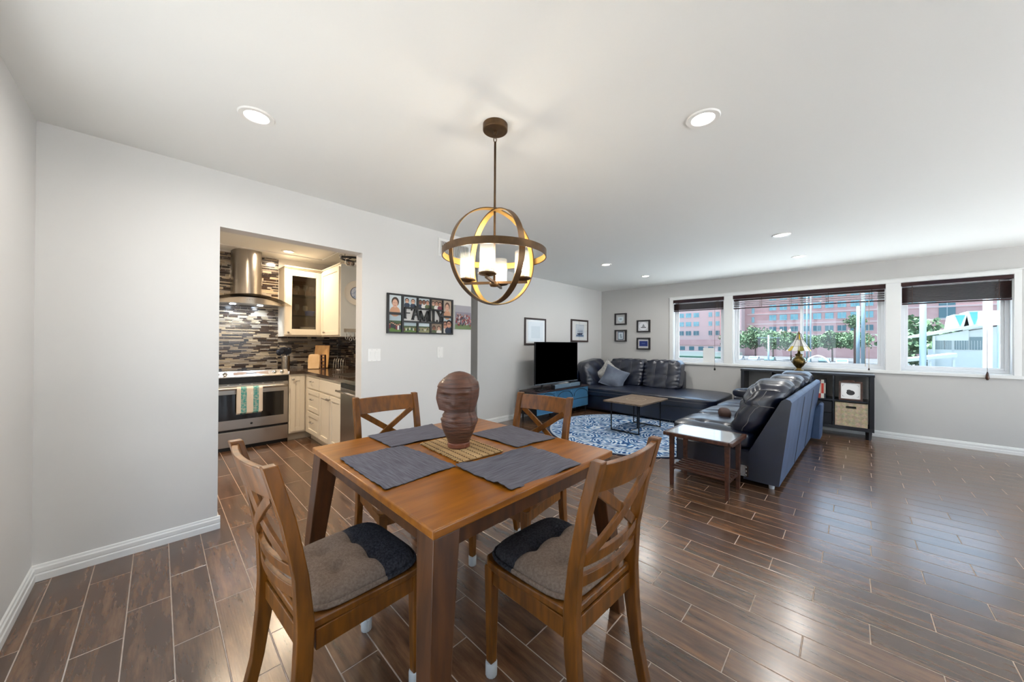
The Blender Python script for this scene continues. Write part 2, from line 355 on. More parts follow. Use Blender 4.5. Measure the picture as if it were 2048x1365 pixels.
MAT['blind'] = M('dark_stained_blind', '#3a211c', .6, col2='#281620', scale=6, stretch=(1, .4, 6), spec=.25)
MAT['cord'] = M('blind_cord', '#4a3026', .8)
def blind(y0, y1, zs, zbot, label, tilt=0, cords=(), valh=.075):
    t = thing('window_blind', label, 'blind', (XW+.045, (y0+y1)/2, WZ1-.005), group='dark wooden window blinds')
    hw = (y1-y0)/2-.008
    B().box(-.062, -hw-.004, -valh, -.048, hw+.004, -.003).build('valance', 'blind', t, bevel=.003)
    B().box(-.045, -hw, -.05, .01, hw, -.005).build('head_rail', 'blind', t)
    sl = B().add([(-.042, -hw, -.0015), (.008, -hw, -.0015), (.008, hw, -.0015), (-.042, hw, -.0015), (-.042, -hw, .0015), (.008, -hw, .0015), (.008, hw, .0015), (-.042, hw, .0015)],
                 [(0, 3, 2, 1), (4, 5, 6, 7), (0, 1, 5, 4), (1, 2, 6, 5), (2, 3, 7, 6), (3, 0, 4, 7)]).build('slat', 'blind', t)
    for i, z in enumerate(zs):
        o = sl if i == 0 else sl.copy()
        if i: COL.objects.link(o)
        o.location = (0, 0, z); o.rotation_euler = (0, R(tilt), R(random.uniform(-.15, .15)))
    B().box(-.044, -hw, zbot-.012, .01, hw, zbot+.004).build('bottom_rail', 'blind', t, bevel=.003)
    for f in cords:
        q = B(); q.tube([(-.049, f*hw, -.05), (-.05, f*hw, zbot-.01)], .0028, 6)
        for s in range(7): q.tube([(-.052, f*hw+.012, zbot*(.35+.09*s)), (-.056, f*hw+.02, zbot*(.35+.09*s)-.012), (-.052, f*hw+.03, zbot*(.35+.09*s))], .003, 5)
        q.build('ladder_cord', 'cord', t)
    return t
def stack(z0, z1, n): return [z0+(z1-z0)*i/(n-1) for i in range(n)]
blind(*W[0], stack(-.085, -.195, 13), -.21, 'dark blind raised on the narrow window beside the small wall pictures', 4, (-.8, .8), .06)
blind(*W[1], [-.08, -.086, -.092, -.098, -.128, -.158, -.188], -.222, 'dark blind on the wide middle window, slats part-open with light between', 8, (-.86, -.36, .12, .55), .062)
blind(*W[2], stack(-.08, -.27, 18), -.285, 'dark brown blind raised on the rightmost window', 10, (-.78, .78), .05)

# pull cord with tassel on the narrow window, cord and wand on the others
q = thing('blind_cord', 'thin blind pull cord with a dark tassel below the narrow window', 'cord', (XW-.04, 1.72, .80))
B().tube([(0, 0, .05), (0, 0, 1.1)], .002, 6).build('cord', 'cord', q)
B().lathe([(.004, .05), (.012, .035), (.016, .012), (.011, 0)], 10).build('tassel', 'black', q, smooth=True)
q = thing('blind_cord', 'looped pull cord hanging at the right of the rightmost window', 'cord', (XW-.04, -1.19, .86))
B().tube([(0, 0, .1), (0, .004, .95)], .002, 6).build('cord', 'cord', q)
B().lathe([(.004, .1), (.012, .07), (.016, .02), (.008, 0)], 10).build('tassel', 'walnut', q, smooth=True)
q = thing('blind_cord', 'pale pull cord hanging at the right end of the wide middle window', 'cord', (XW-.04, -.20, .92))
b = B(); b.tube([(0, 0, 0), (0, 0, .98)], .0025, 6); b.tube([(0, .035, .05), (0, .035, .98)], .0025, 6); b.build('cord', M('pale_cord', '#b49a78', .8), q)
B().lathe([(.004, .03), (.009, .015), (.009, 0)], 8).build('tassel', 'walnut', q, smooth=True)

# ------------------------------------------------------------------ recessed lamps
def recessed(x, y, label, e=REC_W, col=(1, .97, .92)):
    t = thing('recessed_light', label, 'ceiling light', (x, y, ZC), group='round recessed ceiling lights')
    B().lathe([(.052, -.001), (.055, -.006), (.076, -.007), (.08, -.001), (.08, 0), (.052, 0)], 32).build('trim_ring', 'white', t, smooth=False)
    B().lathe([(.053, -.0035), (.04, -.005), (.02, -.0058), (.001, -.006)], 32).build('lens', 'lens', t, smooth=True)
    o = lamp('recessed_lamp', 'AREA', (0, 0, -.012), e, col, t, shape='DISK', size=.1); o.data.spread = R(170)
recessed(.346, 2.19, 'recessed ceiling light nearest the kitchen opening, left of the pendant')
recessed(1.951, .54, 'large recessed ceiling light right of the pendant')
recessed(4.614, .515, 'upper recessed ceiling light of the pair above the sofa before the windows')
recessed(5.914, .48, 'recessed ceiling light closest to the wide middle window')
recessed(4.618, 2.575, 'recessed ceiling light above the rug, left of the far pair')
recessed(5.871, 2.518, 'recessed ceiling light nearest the far living room corner')
recessed(1.17, 5.2, 'recessed ceiling light in the kitchen by the range hood', 7, (1, .80, .58))
recessed(.42, 4.25, 'added unseen recessed ceiling light in the kitchen behind the header of the opening', 11, (1, .80, .58))  # unseen light added to brighten the kitchen floor and range
# ================================================================== dining
def arc_y(x, half=.19, sag=.028): return -sag*(1-(x/half)**2)
POST = [(-.262, 0), (-.225, .16), (-.205, .32), (-.2, .45), (-.212, .6), (-.245, .77), (-.292, .94)]   # rear post centre line (y,z)
def post_y(z):
    for (y0, z0), (y1, z1) in zip(POST, POST[1:]):
        if z0 <= z <= z1: return y0+(y1-y0)*(z-z0)/(z1-z0)
    return POST[-1][0]
MAT['footcap'] = M('clear_foot_cap', '#b4b4b2', .25, spec=.6)
def make_chair():
    t = thing('dining_chair', 'x', 'chair', group='wooden cross-back dining chairs')
    # seat: shaped slab, wider at the front
    def seat_out(s):
        p = [(-.185*s, -.2), (-.2*s, -.05), (-.215*s, .12), (-.212*s, .175), (-.19*s, .205), (-.1*s, .216), (0, .22)]
        return p
    l = seat_out(1); r = [(-x, y) for x, y in l[:-1]][::-1]
    B().prism(l+r, 'z', .422, .45).build('seat', 'chairw', t, bevel=.006)
    for nm, a, bb in (('apron', (-.165, .183), (.165, .183)), ('apron', (-.182, -.17), (-.188, .16)), ('apron', (.182, -.17), (.188, .16)), ('apron', (-.17, -.196), (.17, -.196))):
        B().bar((*a, .39), (*bb, .39), .02, .062).build(nm, 'chairw', t, bevel=.002)
    for sgn in (-1, 1):
        th = .017
        fr = [(y+(.024 if .3 < z < .6 else .019), z) for y, z in POST]; bk = [(y-(.024 if .3 < z < .6 else .019), z) for y, z in POST]
        o = B().prism(fr+bk[::-1], 'x', sgn*.186-th, sgn*.186+th).build('rear_leg', 'chairw', t, bevel=.004)
        B().box(sgn*.186-th-.002, -.285, 0, sgn*.186+th+.002, -.239, .03).build('foot_cap', 'footcap', o, bevel=.004)
        b = B(); x, y = sgn*.186, .178
        for (z, h) in ((.02, .014), (.422, .021)): b.v += [(x-h, y-h, z), (x+h, y-h, z), (x+h, y+h, z), (x-h, y+h, z)]
        b.f = [(0, 3, 2, 1), (4, 5, 6, 7), (0, 1, 5, 4), (1, 2, 6, 5), (2, 3, 7, 6), (3, 0, 4, 7)]; b.m = [0]*6
        o = b.build('front_leg', 'chairw', t, bevel=.003)
        B().lathe([(.021, 0), (.023, .004), (.023, .05), (.02, .054)], 12, (x, y, 0)).build('foot_cap', 'footcap', o, smooth=True)
    def curved(z0, z1, th, n=13, hx=.172):
        b = B(); vs = []
        for i in range(n):
            x = -hx+2*hx*i/(n-1)
            for z in (z0, z1):
                y = post_y(z)+arc_y(x)
                vs += [(x, y+th/2, z), (x, y-th/2, z)]
        fs = []
        for i in range(n-1):
            a = i*4; c = a+4; fs += [(a, c, c+2, a+2), (a+1, a+3, c+3, c+1), (a+2, c+2, c+3, a+3), (a, a+1, c+1, c)]
        fs += [(0, 2, 3, 1), (4*n-4, 4*n-3, 4*n-1, 4*n-2)]
        return b.add(vs, fs)
    curved(.838, .93, .021).build('top_rail', 'chairw', t, bevel=.003)
    curved(.592, .63, .016).build('lower_slat', 'chairw', t, bevel=.002)
    curved(.528, .566, .016).build('lower_slat', 'chairw', t, bevel=.002)
    for sgn in (-1, 1):
        b = B(); n = 11; vs = []
        for i in range(n):
            f = i/(n-1); x = sgn*(-.158+.316*f); z = .842-.222*f; y = post_y(z)+arc_y(x)+sgn*.004
            for dz in (-.017, .017):
                for dy in (.006, -.006): vs.append((x+sgn*dz*.55, y+dy, z+dz*.8))
        fs = []
        for i in range(n-1):
            a = i*4; c = a+4; fs += [(a, c, c+2, a+2), (a+1, a+3, c+3, c+1), (a+2, c+2, c+3, a+3), (a, a+1, c+1, c)]
        fs += [(0, 2, 3, 1), (4*n-4, 4*n-3, 4*n-1, 4*n-2)]
        b.add(vs, fs).build('cross_brace', 'chairw', t, bevel=.002)
    return t
chair = make_chair()
CH = [((.49, 1.335), -86, 'dining chair at the front left of the table, nearest the left wall'),
      ((1.085, .80), -2, 'dining chair at the front right of the table, back towards the bare plank floor'),
      ((.99, 1.825), 174, 'dining chair behind the table beside the kitchen opening'),
      ((1.47, 1.385), 97, 'dining chair at the far right of the table, in front of the rug')]
CU = ['two-tone tufted seat cushion on the front left dining chair', 'two-tone tufted seat cushion on the front right dining chair',
      'dark-fronted seat cushion on the chair beside the kitchen opening', 'dark-fronted seat cushion on the chair in front of the rug']
def cushion_mat():
    m = M('cushion_felt', '#756558', .95, spec=.1, col2='#86766a', scale=130, stretch=(1, 1, 1), bump=.5, bscale=240, detail=3)
    t = m.node_tree; N = t.nodes; L = t.links; b = N['Principled BSDF']
    rp = [n for n in N if n.type == 'VALTORGB'][0]; tcn = [n for n in N if n.type == 'TEX_COORD'][0]; nz = [n for n in N if n.type == 'TEX_NOISE'][0]
    r2 = N.new('ShaderNodeValToRGB'); r2.color_ramp.elements[0].color = lin('#2a292c'); r2.color_ramp.elements[1].color = lin('#424247'); r2.color_ramp.elements[0].position = .35; r2.color_ramp.elements[1].position = .65
    L.new(nz.outputs['Fac'], r2.inputs[0]); sp = N.new('ShaderNodeSeparateXYZ'); L.new(tcn.outputs['Object'], sp.inputs[0])
    gt = N.new('ShaderNodeMath'); gt.operation = 'GREATER_THAN'; gt.inputs[1].default_value = .045; L.new(sp.outputs['Y'], gt.inputs[0])
    mx = N.new('ShaderNodeMix'); mx.data_type = 'RGBA'; L.new(gt.outputs[0], mx.inputs['Factor']); L.new(rp.outputs[0], mx.inputs['A']); L.new(r2.outputs[0], mx.inputs['B'])
    L.new(mx.outputs['Result'], b.inputs['Base Color']); return m
MAT['cushion'] = cushion_mat()
def make_cushion():
    t = thing('seat_cushion', 'x', 'cushion', group='two-tone tufted seat cushions')
    tf = [(-.07, .055), (.07, .055), (-.07, -.065), (.07, -.065)]
    def pt(u, v, top):
        a, b_ = u*2-1, v*2-1; p = 5.0; l = (abs(a)**p+abs(b_)**p)**(1/p) if (a or b_) else 1; k = max(abs(a), abs(b_))/l if l else 1
        x, y = a*k*(.19+.01*b_), b_*k*.19
        e = max(0, 1-max(abs(a), abs(b_))**6); z = .012+.044*e**.5
        for tx, ty in tf: z -= .020*math.exp(-((x-tx)**2+(y-ty)**2)/.0008)+.006*math.exp(-((x-tx)**2+(y-ty)**2)/.005)
        z -= .007*math.exp(-((y-.05)/.012)**2)*e
        return (x, y, z if top else .002)
    b = B(); b.grid(lambda u, v: pt(u, v, True), 33, 33)
    b.build('pad', 'cushion', t, smooth=True)
    b = B(); pts = []
    for i in range(48):
        a = 2*PI*i/48; c, s_ = math.cos(a), math.sin(a); p = 5.0; l = (abs(c)**p+abs(s_)**p)**(1/p)
        pts.append((c/l*(.192+.01*s_/l), s_/l*.192, .010))
    b.tube(pts, .0085, 8, True); b.build('piping', 'cushion', t, smooth=True)
    b = B(); b.grid(lambda u, v: pt(u, v, False), 9, 9); b.build('underside', 'cushion', t)
    return t
cush = make_cushion()
for i, ((x, y), rz, lb) in enumerate(CH):
    c = chair if i == 0 else copytree(chair); c.location = (x, y, 0); c.rotation_euler = (0, 0, R(rz)); c['label'] = lb
    k = cush if i == 0 else copytree(cush); d = Vector((0, .012, 0)); d.rotate(c.rotation_euler)
    k.location = (x+d.x, y+d.y, .4505); k.rotation_euler = (0, 0, R(rz+random.uniform(-2, 2))); k['label'] = CU[i]

TX0, TX1, TY0, TY1, TZ = .53, 1.535, .815, 1.88, .76
t = thing('dining_table', 'square wooden dining table with honey-brown top and splayed legs', 'table', ((TX0+TX1)/2, (TY0+TY1)/2, 0))
hx, hy = (TX1-TX0)/2, (TY1-TY0)/2
B().box(-hx, -hy, TZ-.028, hx, hy, TZ).build('tabletop', 'tablew', t, bevel=.005, seg=3)
for sx_, sy_ in ((-1, -1), (1, -1), (1, 1), (-1, 1)):
    b = B(); vs = []
    for z, h, off in ((0, .027, .018), (TZ-.028, .046, -.052)):
        cx, cy = sx_*(hx+off), sy_*(hy+off)
        vs += [(cx-h, cy-h, z), (cx+h, cy-h, z), (cx+h, cy+h, z), (cx-h, cy+h, z)]
    b.add(vs, [(0, 3, 2, 1), (4, 5, 6, 7), (0, 1, 5, 4), (1, 2, 6, 5), (2, 3, 7, 6), (3, 0, 4, 7)]).build('leg', 'tablel', t, bevel=.004)
for a, c in (((-hx+.07, -hy+.05), (hx-.07, -hy+.05)), ((-hx+.07, hy-.05), (hx-.07, hy-.05)), ((-hx+.05, -hy+.07), (-hx+.05, hy-.07)), ((hx-.05, -hy+.07), (hx-.05, hy-.07))):
    B().bar((*a, TZ-.063), (*c, TZ-.063), .02, .07).build('apron', 'tablel', t)

MAT['placemat'] = M('grey_woven_cotton', '#56545c', .95, spec=.1, col2='#6c6b73', scale=30, stretch=(.3, 6, 1), bump=.35, bscale=90, bstretch=(.4, 3, 1))
MAT['placemat2'] = M('grey_woven_cotton_cross', '#56545c', .95, spec=.1, col2='#6c6b73', scale=30, stretch=(6, .3, 1), bump=.35, bscale=90, bstretch=(3, .4, 1))
def placemat(c4, label, mat, lift=0, waves=.003, edge=None):
    rnd = random.Random(label)
    ph = [rnd.uniform(0, 6) for _ in range(6)]
    def fn(u, v, dz=0):
        a, b_, c, d = [Vector(q) for q in c4]
        p = (a*(1-u)+b_*u)*(1-v)+(d*(1-u)+c*u)*v
        e = min(u, 1-u, v, 1-v)
        fr = .0025*math.sin(60*u+ph[0])*(1 if v in (0, 1) else 0)+.0025*math.sin(55*v+ph[1])*(1 if u in (0, 1) else 0)
        z = TZ+.0022+lift+waves*max(0, math.sin(9*u+ph[2])*math.sin(7*v+ph[3]))+waves*.6*max(0, math.sin(23*v+6*u+ph[4]))
        if edge and v > .9 and edge(u): z += .012*edge(u)*(v-.9)/.1
        return (p.x+fr, p.y+fr, z+dz)
    n = 31; b = B(); b.grid(lambda u, v: fn(u, v, .0012), n, n); b.grid(lambda u, v: fn(u, v, -.001), n, n)
    o = b.build('placemat', mat, smooth=True); tag(o, label, 'placemat', 'grey cloth placemats')
placemat([(.56, 1.605), (.853, 1.59), (.873, 1.172), (.555, 1.155)], 'grey cloth placemat on the left side of the dining table', 'placemat2', .0)
placemat([(.862, 1.165), (1.29, 1.125), (1.262, .815), (.862, .845)], 'crumpled grey placemat at the near right edge of the table, hem hanging over', 'placemat', .003, .006, lambda u: -1.2*math.exp(-((u-.35)/.3)**2))
placemat([(.80, 1.878), (1.20, 1.872), (1.14, 1.575), (.80, 1.60)], 'grey placemat before the chair beside the kitchen opening', 'placemat', .0015)
placemat([(1.235, 1.52), (1.53, 1.51), (1.505, 1.135), (1.235, 1.168)], 'grey placemat at the far right, before the chair by the rug', 'placemat2', .0015)

# woven mat of straw strips under the carving
t = thing('woven_straw_mat', 'square straw mat bound in rows under the carved head', 'mat', (1.035, 1.36, TZ+.001), R(-4))
MAT['straw'] = M('straw', '#b8986a', .8, col2='#9a7a4e', scale=40, stretch=(1, 1, 1))
MAT['thread'] = M('dark_thread', '#3a2614', .9)
st = B().puff((0, 0, .0045), (.124, .0088, .0045), 6, 4).build('straw_strip', 'straw', t, smooth=True)
for i in range(20):
    o = st if i == 0 else st.copy()
    if i: COL.objects.link(o)
    o.location = (random.uniform(-.003, .003), -.175+.0184*i, 0)
b = B()
for x in (-.105, -.07, -.035, 0, .035, .07, .105): b.tube([(x, -.185+.0184*(i/2), .009+(.0015 if i % 2 else -.003)) for i in range(40)], .0016, 5)
b.build('binding_thread', 'thread', t)

# carved wooden head
def carving():
    t = thing('carved_head', 'dark carved wooden head sculpture standing on the straw mat', 'sculpture', (1.03, 1.365, TZ+.0115)); t.scale = (.97, .97, 1.04)
    MAT['carve'] = M('carved_dark_wood', '#633c29', .5, col2='#452b1f', scale=10, stretch=(1, 1, 9), bump=.35, bscale=40, bstretch=(.6, .6, 6), coat=.15)
    MAT['carve2'] = M('carved_wood_foot', '#7a4530', .4)
    H = .352
    prof = [(0, .047), (.02, .05), (.045, .06), (.075, .074), (.105, .083), (.13, .083), (.15, .075), (.165, .069), (.18, .072), (.2, .078), (.235, .087), (.27, .09), (.30, .085), (.322, .071), (.339, .05), (.349, .024), (.352, .002)]
    def rad(z):
        for (z0, r0), (z1, r1) in zip(prof, prof[1:]):
            if z0 <= z <= z1:
                f = (z-z0)/(z1-z0); return r0+(r1-r0)*f
        return .002
    fa = math.atan2(.55, -.80)           # nose points to the left of the picture
    def ang(a, c):
        d = (a-c+PI) % (2*PI)-PI; return d
    def fn(u, v):
        z = v*H if v < .999 else H; a = 2*PI*u; r = rad(z)
        d = ang(a, fa)
        g = lambda s, q: math.exp(-(s/q)**2)
        if .168 < z < .325:                                              # nose ridge with an undercut
            k = min(1, (z-.168)/.006)*min(1, (.325-z)/.10); r += .024*k*g(d, .26)
        for c in (.70, -.70, 1.72):                                      # brows, sunken sockets with closed lids
            r += .008*g(z-.262+.006*abs(d-c), .006)*g(d-c, .33)
            r -= .015*g(z-.240, .013)*g(d-c, .27); r += .013*g(z-.236, .006)*g(d-c, .19); r -= .008*g(z-.233, .0022)*g(d-c, .2)
            r -= .006*g(z-.203, .012)*g(d-c, .22)
        r += .008*g(z-.205, .012)*g(d-1.25, .16)                         # flank of the second face
        for c in (0, 1.25):
            k_ = .5 if c == 0 else 1; r += k_*(.007*g(z-.150, .007)*g(d-c, .30)+.008*g(z-.132, .008)*g(d-c, .27)-.007*g(z-.142, .0035)*g(d-c, .33))
        dh = d if d > 0 else -d+.6                                       # hood edge beyond the cheek
        hs = min(1, max(0, (dh-2.2-.9*max(0, .24-z))/.06)); r += .007*hs*min(1, max(0, (z-.1)/.02))*min(1, max(0, (.335-z)/.03))
        r += .006*min(1, max(0, (z-.278)/.004))*max(0, 1-max(0, z-.278)/.05)*(1-hs)
        r += .0008*math.sin(z*900)*.5
        el = 1+.05*math.cos(2*(a-fa))
        return (r*el*math.cos(a), r*el*math.sin(a), z)
    b = B(); b.grid(fn, 120, 130, True); b.build('head', 'carve', t, smooth=True)
    B().lathe([(.054, -.0005), (.056, .004), (.056, .02), (.05, .024)], 32).build('foot_ring', 'carve2', t, smooth=False, bevel=.002)
carving()

# ------------------------------------------------------------------ pendant
def pendant():
    px, py = 1.248, 1.353
    t = thing('orb_pendant', 'bronze orb pendant lamp with four lit glass candles over the dining table', 'pendant lamp', (px, py, ZC))
    zc = 1.735-ZC
    vd = Vector((px, py, 0)).normalized(); vr = Vector((vd.y, -vd.x, 0))
    B().lathe([(.0, -.0), (.066, -.0), (.066, -.03), (.062, -.034), (.012, -.034), (.012, -.044), (.006, -.05), (.0, -.05)], 40).build('ceiling_canopy', 'bronze', t, bevel=.001)
    b = B()
    for k, z in enumerate((-.058, -.078)):
        ax = vr if k % 2 else vd
        b.tube([(ax.x*.008*math.cos(a), ax.y*.008*math.cos(a), z+.015*math.sin(a)) for a in [2*PI*i/16 for i in range(16)]], .0022, 6, True)
    b.build('chain_link', 'bronze', t, smooth=True)
    B().tube([(0, 0, -.09), (0, 0, zc-.15)], .006, 12).build('stem', 'bronze', t, smooth=True)
    B().lathe([(.012, zc+.262), (.02, zc+.258), (.02, zc+.248), (.012, zc+.244)], 20).build('stem_collar', 'bronze', t, smooth=True)
    def ring(r, wd, th, f):                                             # flat band ring; f maps (c,s,w) to xyz
        b = B(); n = 96; vs = []
        for i in range(n):
            a = 2*PI*i/n
            for rr, ww in ((r, -wd/2), (r, wd/2), (r-th, wd/2), (r-th, -wd/2)): vs.append(f(rr*math.cos(a), rr*math.sin(a), ww))
        fs = [(i*4+j, i*4+(j+1) % 4, ((i+1) % n)*4+(j+1) % 4, ((i+1) % n)*4+j) for i in range(n) for j in range(4)]
        return b.add(vs, fs)
    MAT['gold'] = M('gold_inner_band', '#c9a15a', .4, .7)
    a = R(32)
    e1 = -vr*math.cos(a)-vd*math.sin(a); e2 = vr*math.sin(a)-vd*math.cos(a)
    for e, nrm, rr in ((e1, e2, .256), (e2, e1, .249)):
        f = lambda c, s_, w_, e=e, nrm=nrm: tuple(e*c+nrm*w_+Vector((0, 0, zc+s_)))
        o = ring(rr, .034, .004, f).build('vertical_ring', 'bronze', t)
        ring(rr-.0042, .03, .002, f).build('inner_band', 'gold', o)
    f = lambda c, s_, w_: (c, s_, zc+.012+w_)
    o = ring(.276, .036, .004, f).build('horizontal_ring', 'bronze', t); ring(.2718, .032, .002, f).build('inner_band', 'gold', o)
    B().lathe([(.0, zc-.16), (.02, zc-.158), (.026, zc-.148), (.026, zc-.138), (.012, zc-.128), (.0, zc-.125)], 20).build('hub', 'bronze', t, smooth=True)
    MAT['bulb'] = M('lit_bulb', '#fff2dc', .4, emit=(1, .90, .74), estr=BULB_L)
    MAT['candle'] = glass('seeded_glass', (1, .99, .96), .05, 1.0, .035)
    MAT['sleeve'] = M('candle_sleeve', '#cbb89a', .6)
    g = R(13)
    fr = -vd*math.cos(g)-vr*math.sin(g); lf = -vr*math.cos(g)+vd*math.sin(g)
    for d in (fr, lf, -fr, -lf):
        e = d*.15; z0 = zc-.138
        arm = B().bar((0, 0, z0), (e.x*1.18, e.y*1.18, z0), .013, .013).build('arm', 'bronze', t, bevel=.001)
        B().lathe([(.006, .006), (.04, .014), (.046, .018), (.046, .024), (.0, .024)], 28, (e.x, e.y, z0)).build('candle_plate', 'bronze', arm, smooth=False)
        B().lathe([(.013, .024), (.013, .055), (.0, .056)], 16, (e.x, e.y, z0)).build('socket', 'sleeve', arm, smooth=True)
        B().lathe([(.008, .056), (.015, .068), (.017, .085), (.012, .104), (.004, .118), (.0005, .12)], 16, (e.x, e.y, z0)).build('bulb', 'bulb', arm, smooth=True)
        sh = B(); n = 32
        sh.grid(lambda u, v, e=e: (e.x+.039*math.cos(2*PI*u), e.y+.039*math.sin(2*PI*u), z0+.025+.135*v), n, 2, True)
        sh.grid(lambda u, v, e=e: (e.x+.0365*math.cos(2*PI*u), e.y+.0365*math.sin(2*PI*u), z0+.025+.135*v), n, 2, True)
        o = sh.build('glass_shade', 'candle', arm, smooth=True)
pendant()
# ================================================================== kitchen
CT = .892                    # worktop height
# mosaic strips on the back wall
TILES = [M('tile_%s' % n, c, r, spec=.6, col2=c2, scale=30, stretch=(.3, 1, 6)) for n, c, c2, r in (('umber', '#42332a', '#33271f', .12), ('taupe', '#857763', '#91836f', .2), ('sand', '#b3a288', '#a5957b', .25), ('char', '#2b2623', '#352e2b', .1), ('stone', '#a09484', '#8f8475', .3), ('smoke', '#554c47', '#4a423e', .1))]
tiles = []
def tile_zone(x0, x1, z0, z1):
    z = z0; row = 0
    while z < z1-.004:
        h = min(random.choice((.015, .015, .023, .03)), z1-z); x = x0-random.uniform(0, .14)
        while x < x1:
            l = random.choice((.05, .075, .1, .1, .15, .2)); a, c = max(x, x0), min(x+l, x1)
            if c-a > .008: tiles.append((a, c, z, z+h, random.choices(range(6), (4, 3, 3, 3, 3, 2))[0], random.uniform(.004, .008)))
            x += l
        z += h; row += 1
tile_zone(.40, 1.165, .87, 2.42); tile_zone(1.165, 1.955, .892, 1.342)
def tvis(t):
    if t[0] > 1.62 or t[1] < .50: return 0
    return (t[1]-t[0])*(t[3]-t[2])
tiles.sort(key=tvis, reverse=True)
rb = B()
for i, (a, c, z0, z1, mi, d) in enumerate(tiles):
    g = .0011
    if i < 300: B().box(a+g, YB-d, z0+g, c-g, YB, z1-g).build('mosaic_tile', TILES[mi], wall_kb)
    else: rb.mat(mi).box(a+g, YB-d, z0+g, c-g, YB, z1-g)
rb.build('mosaic_tile_field', TILES, wall_kb)['kind'] = 'stuff'
rb = B(); z = CT
while z < 1.335:
    h = min(random.choice((.015, .023, .03)), 1.342-z); y = 3.22
    while y < YB-.01:
        l = random.choice((.05, .1, .15, .2)); rb.mat(random.choice((0, 0, 3, 3, 5, 1))).box(XR-.006, y+.001, z+.001, XR, min(y+l, YB-.01)-.001, z+h-.001); y += l
    z += h
rb.build('mosaic_tile_field', TILES, wall_kr)['kind'] = 'stuff'

def shaker(b, x0, x1, z0, z1, y, w=.055, th=.02):
    """door in the xz plane, front at y-th, looking towards -y"""
    b.box(x0, y-th, z0, x0+w, y, z1); b.box(x1-w, y-th, z0, x1, y, z1); b.box(x0+w, y-th, z0, x1-w, y, z0+w); b.box(x0+w, y-th, z1-w, x1-w, y, z1)
    b.box(x0+w, y-th+.009, z0+w, x1-w, y, z1-w); return b
def knob(parent, x, y, z):
    b = B(); vs = []
    prof = [(.005, 0), (.005, .012), (.013, .018), (.014, .024), (.009, .028), (.0005, .029)]
    b.lathe(prof, 16); b.v = [(px+x, y-pz, py+z) for px, py, pz in b.v]
    return b.build('knob', 'steel2', parent, smooth=True)
def cabinet(name, label, loc, rz=0): return thing(name, label, 'cabinet', loc, rz, 'cream shaker kitchen cabinets')
# base cabinet between range and corner (faces -y): local x along wall
t = cabinet('base_cabinet', 'narrow cream base cabinet with one door right beside the range', (1.168, 5.105, 0))
B().box(0, .0, .1, .79, .6, CT-.04).build('body', 'cab', t); B().box(0, .065, 0, .79, .6, .1).build('toe_kick', M('toe_kick', '#b9ad98', .6), t)
d = shaker(B(), .012, .17, .12, .825, 0).build('door', 'cab', t, bevel=.002); knob(d, .036, -.02, .79)
# right hand run (faces -x): build facing -y then rotate -90deg: local x -> -y world
def run(name, label, y_far, y_near):
    return cabinet(name, label, (1.355, y_far, 0), R(-90)), y_far-y_near
t, wd = run('base_cabinet', 'cream base cabinet with three drawers in the kitchen corner', 5.0, 4.5)
B().box(0, 0, .1, wd, .6, CT-.04).build('body', 'cab', t); B().box(-.1, .065, 0, wd, .6, .1).build('toe_kick', 'cab', t); B().box(-.1, 0, .1, -.001, .02, CT-.04).build('corner_stile', 'cab', t)
def pull(parent, x0, x1, y, z):
    b = B(); b.tube([(x0, y, z), (x0, y-.025, z), (x1, y-.025, z), (x1, y, z)], .0045, 8); return b.build('bar_pull', 'chrome', parent, smooth=True)
for z0, z1 in ((.69, .825), (.405, .67), (.12, .385)):
    d = (shaker(B(), .03, wd-.008, z0, z1, 0) if z1-z0 > .2 else B().box(.03, -.02, z0, wd-.008, 0, z1)).build('drawer', 'cab', t, bevel=.003); pull(d, wd/2-.04, wd/2+.05, -.02, (z0+z1)/2+.02)
t, wd = run('sink_cabinet', 'cream sink cabinet with two doors and a false drawer front beside the dishwasher', 4.498, 3.79)
B().box(0, 0, .1, wd, .6, CT-.2).build('body', 'cab', t); B().box(0, 0, CT-.2, wd, .03, CT-.04).build('front_rail', 'cab', t); B().box(0, .065, 0, wd, .6, .1).build('toe_kick', 'cab', t)
B().box(.008, -.02, .69, wd-.008, 0, .825).build('false_drawer_front', 'cab', t, bevel=.003)
for k in (0, 1):
    d = shaker(B(), .008+k*wd/2, wd/2-.004+k*wd/2, .12, .67, 0).build('door', 'cab', t, bevel=.002); knob(d, wd/2-.03+k*.06, -.02, .63)
# dishwasher
t = thing('dishwasher', 'stainless dishwasher with bar handle beside the doorway jamb', 'dishwasher', (1.355, 3.786, 0), R(-90)); wd = .57
B().box(.002, .0, .1, wd, .58, CT-.042).build('body', 'black', t); d = B().box(.004, -.03, .11, wd-.004, 0, .80).build('door', 'steel', t, bevel=.004)
b = B(); b.tube([(.03, -.03, .77), (.03, -.075, .77)], .007, 8); b.tube([(wd-.03, -.03, .77), (wd-.03, -.075, .77)], .007, 8); b.tube([(.01, -.075, .77), (wd-.01, -.075, .77)], .011, 12); b.build('handle', 'chrome', d, smooth=True)
B().box(.004, -.028, .803, wd-.004, 0, .848).build('control_strip', 'black', t, bevel=.002); B().box(.002, .06, 0, wd, .5, .1).build('toe_kick', 'black', t)
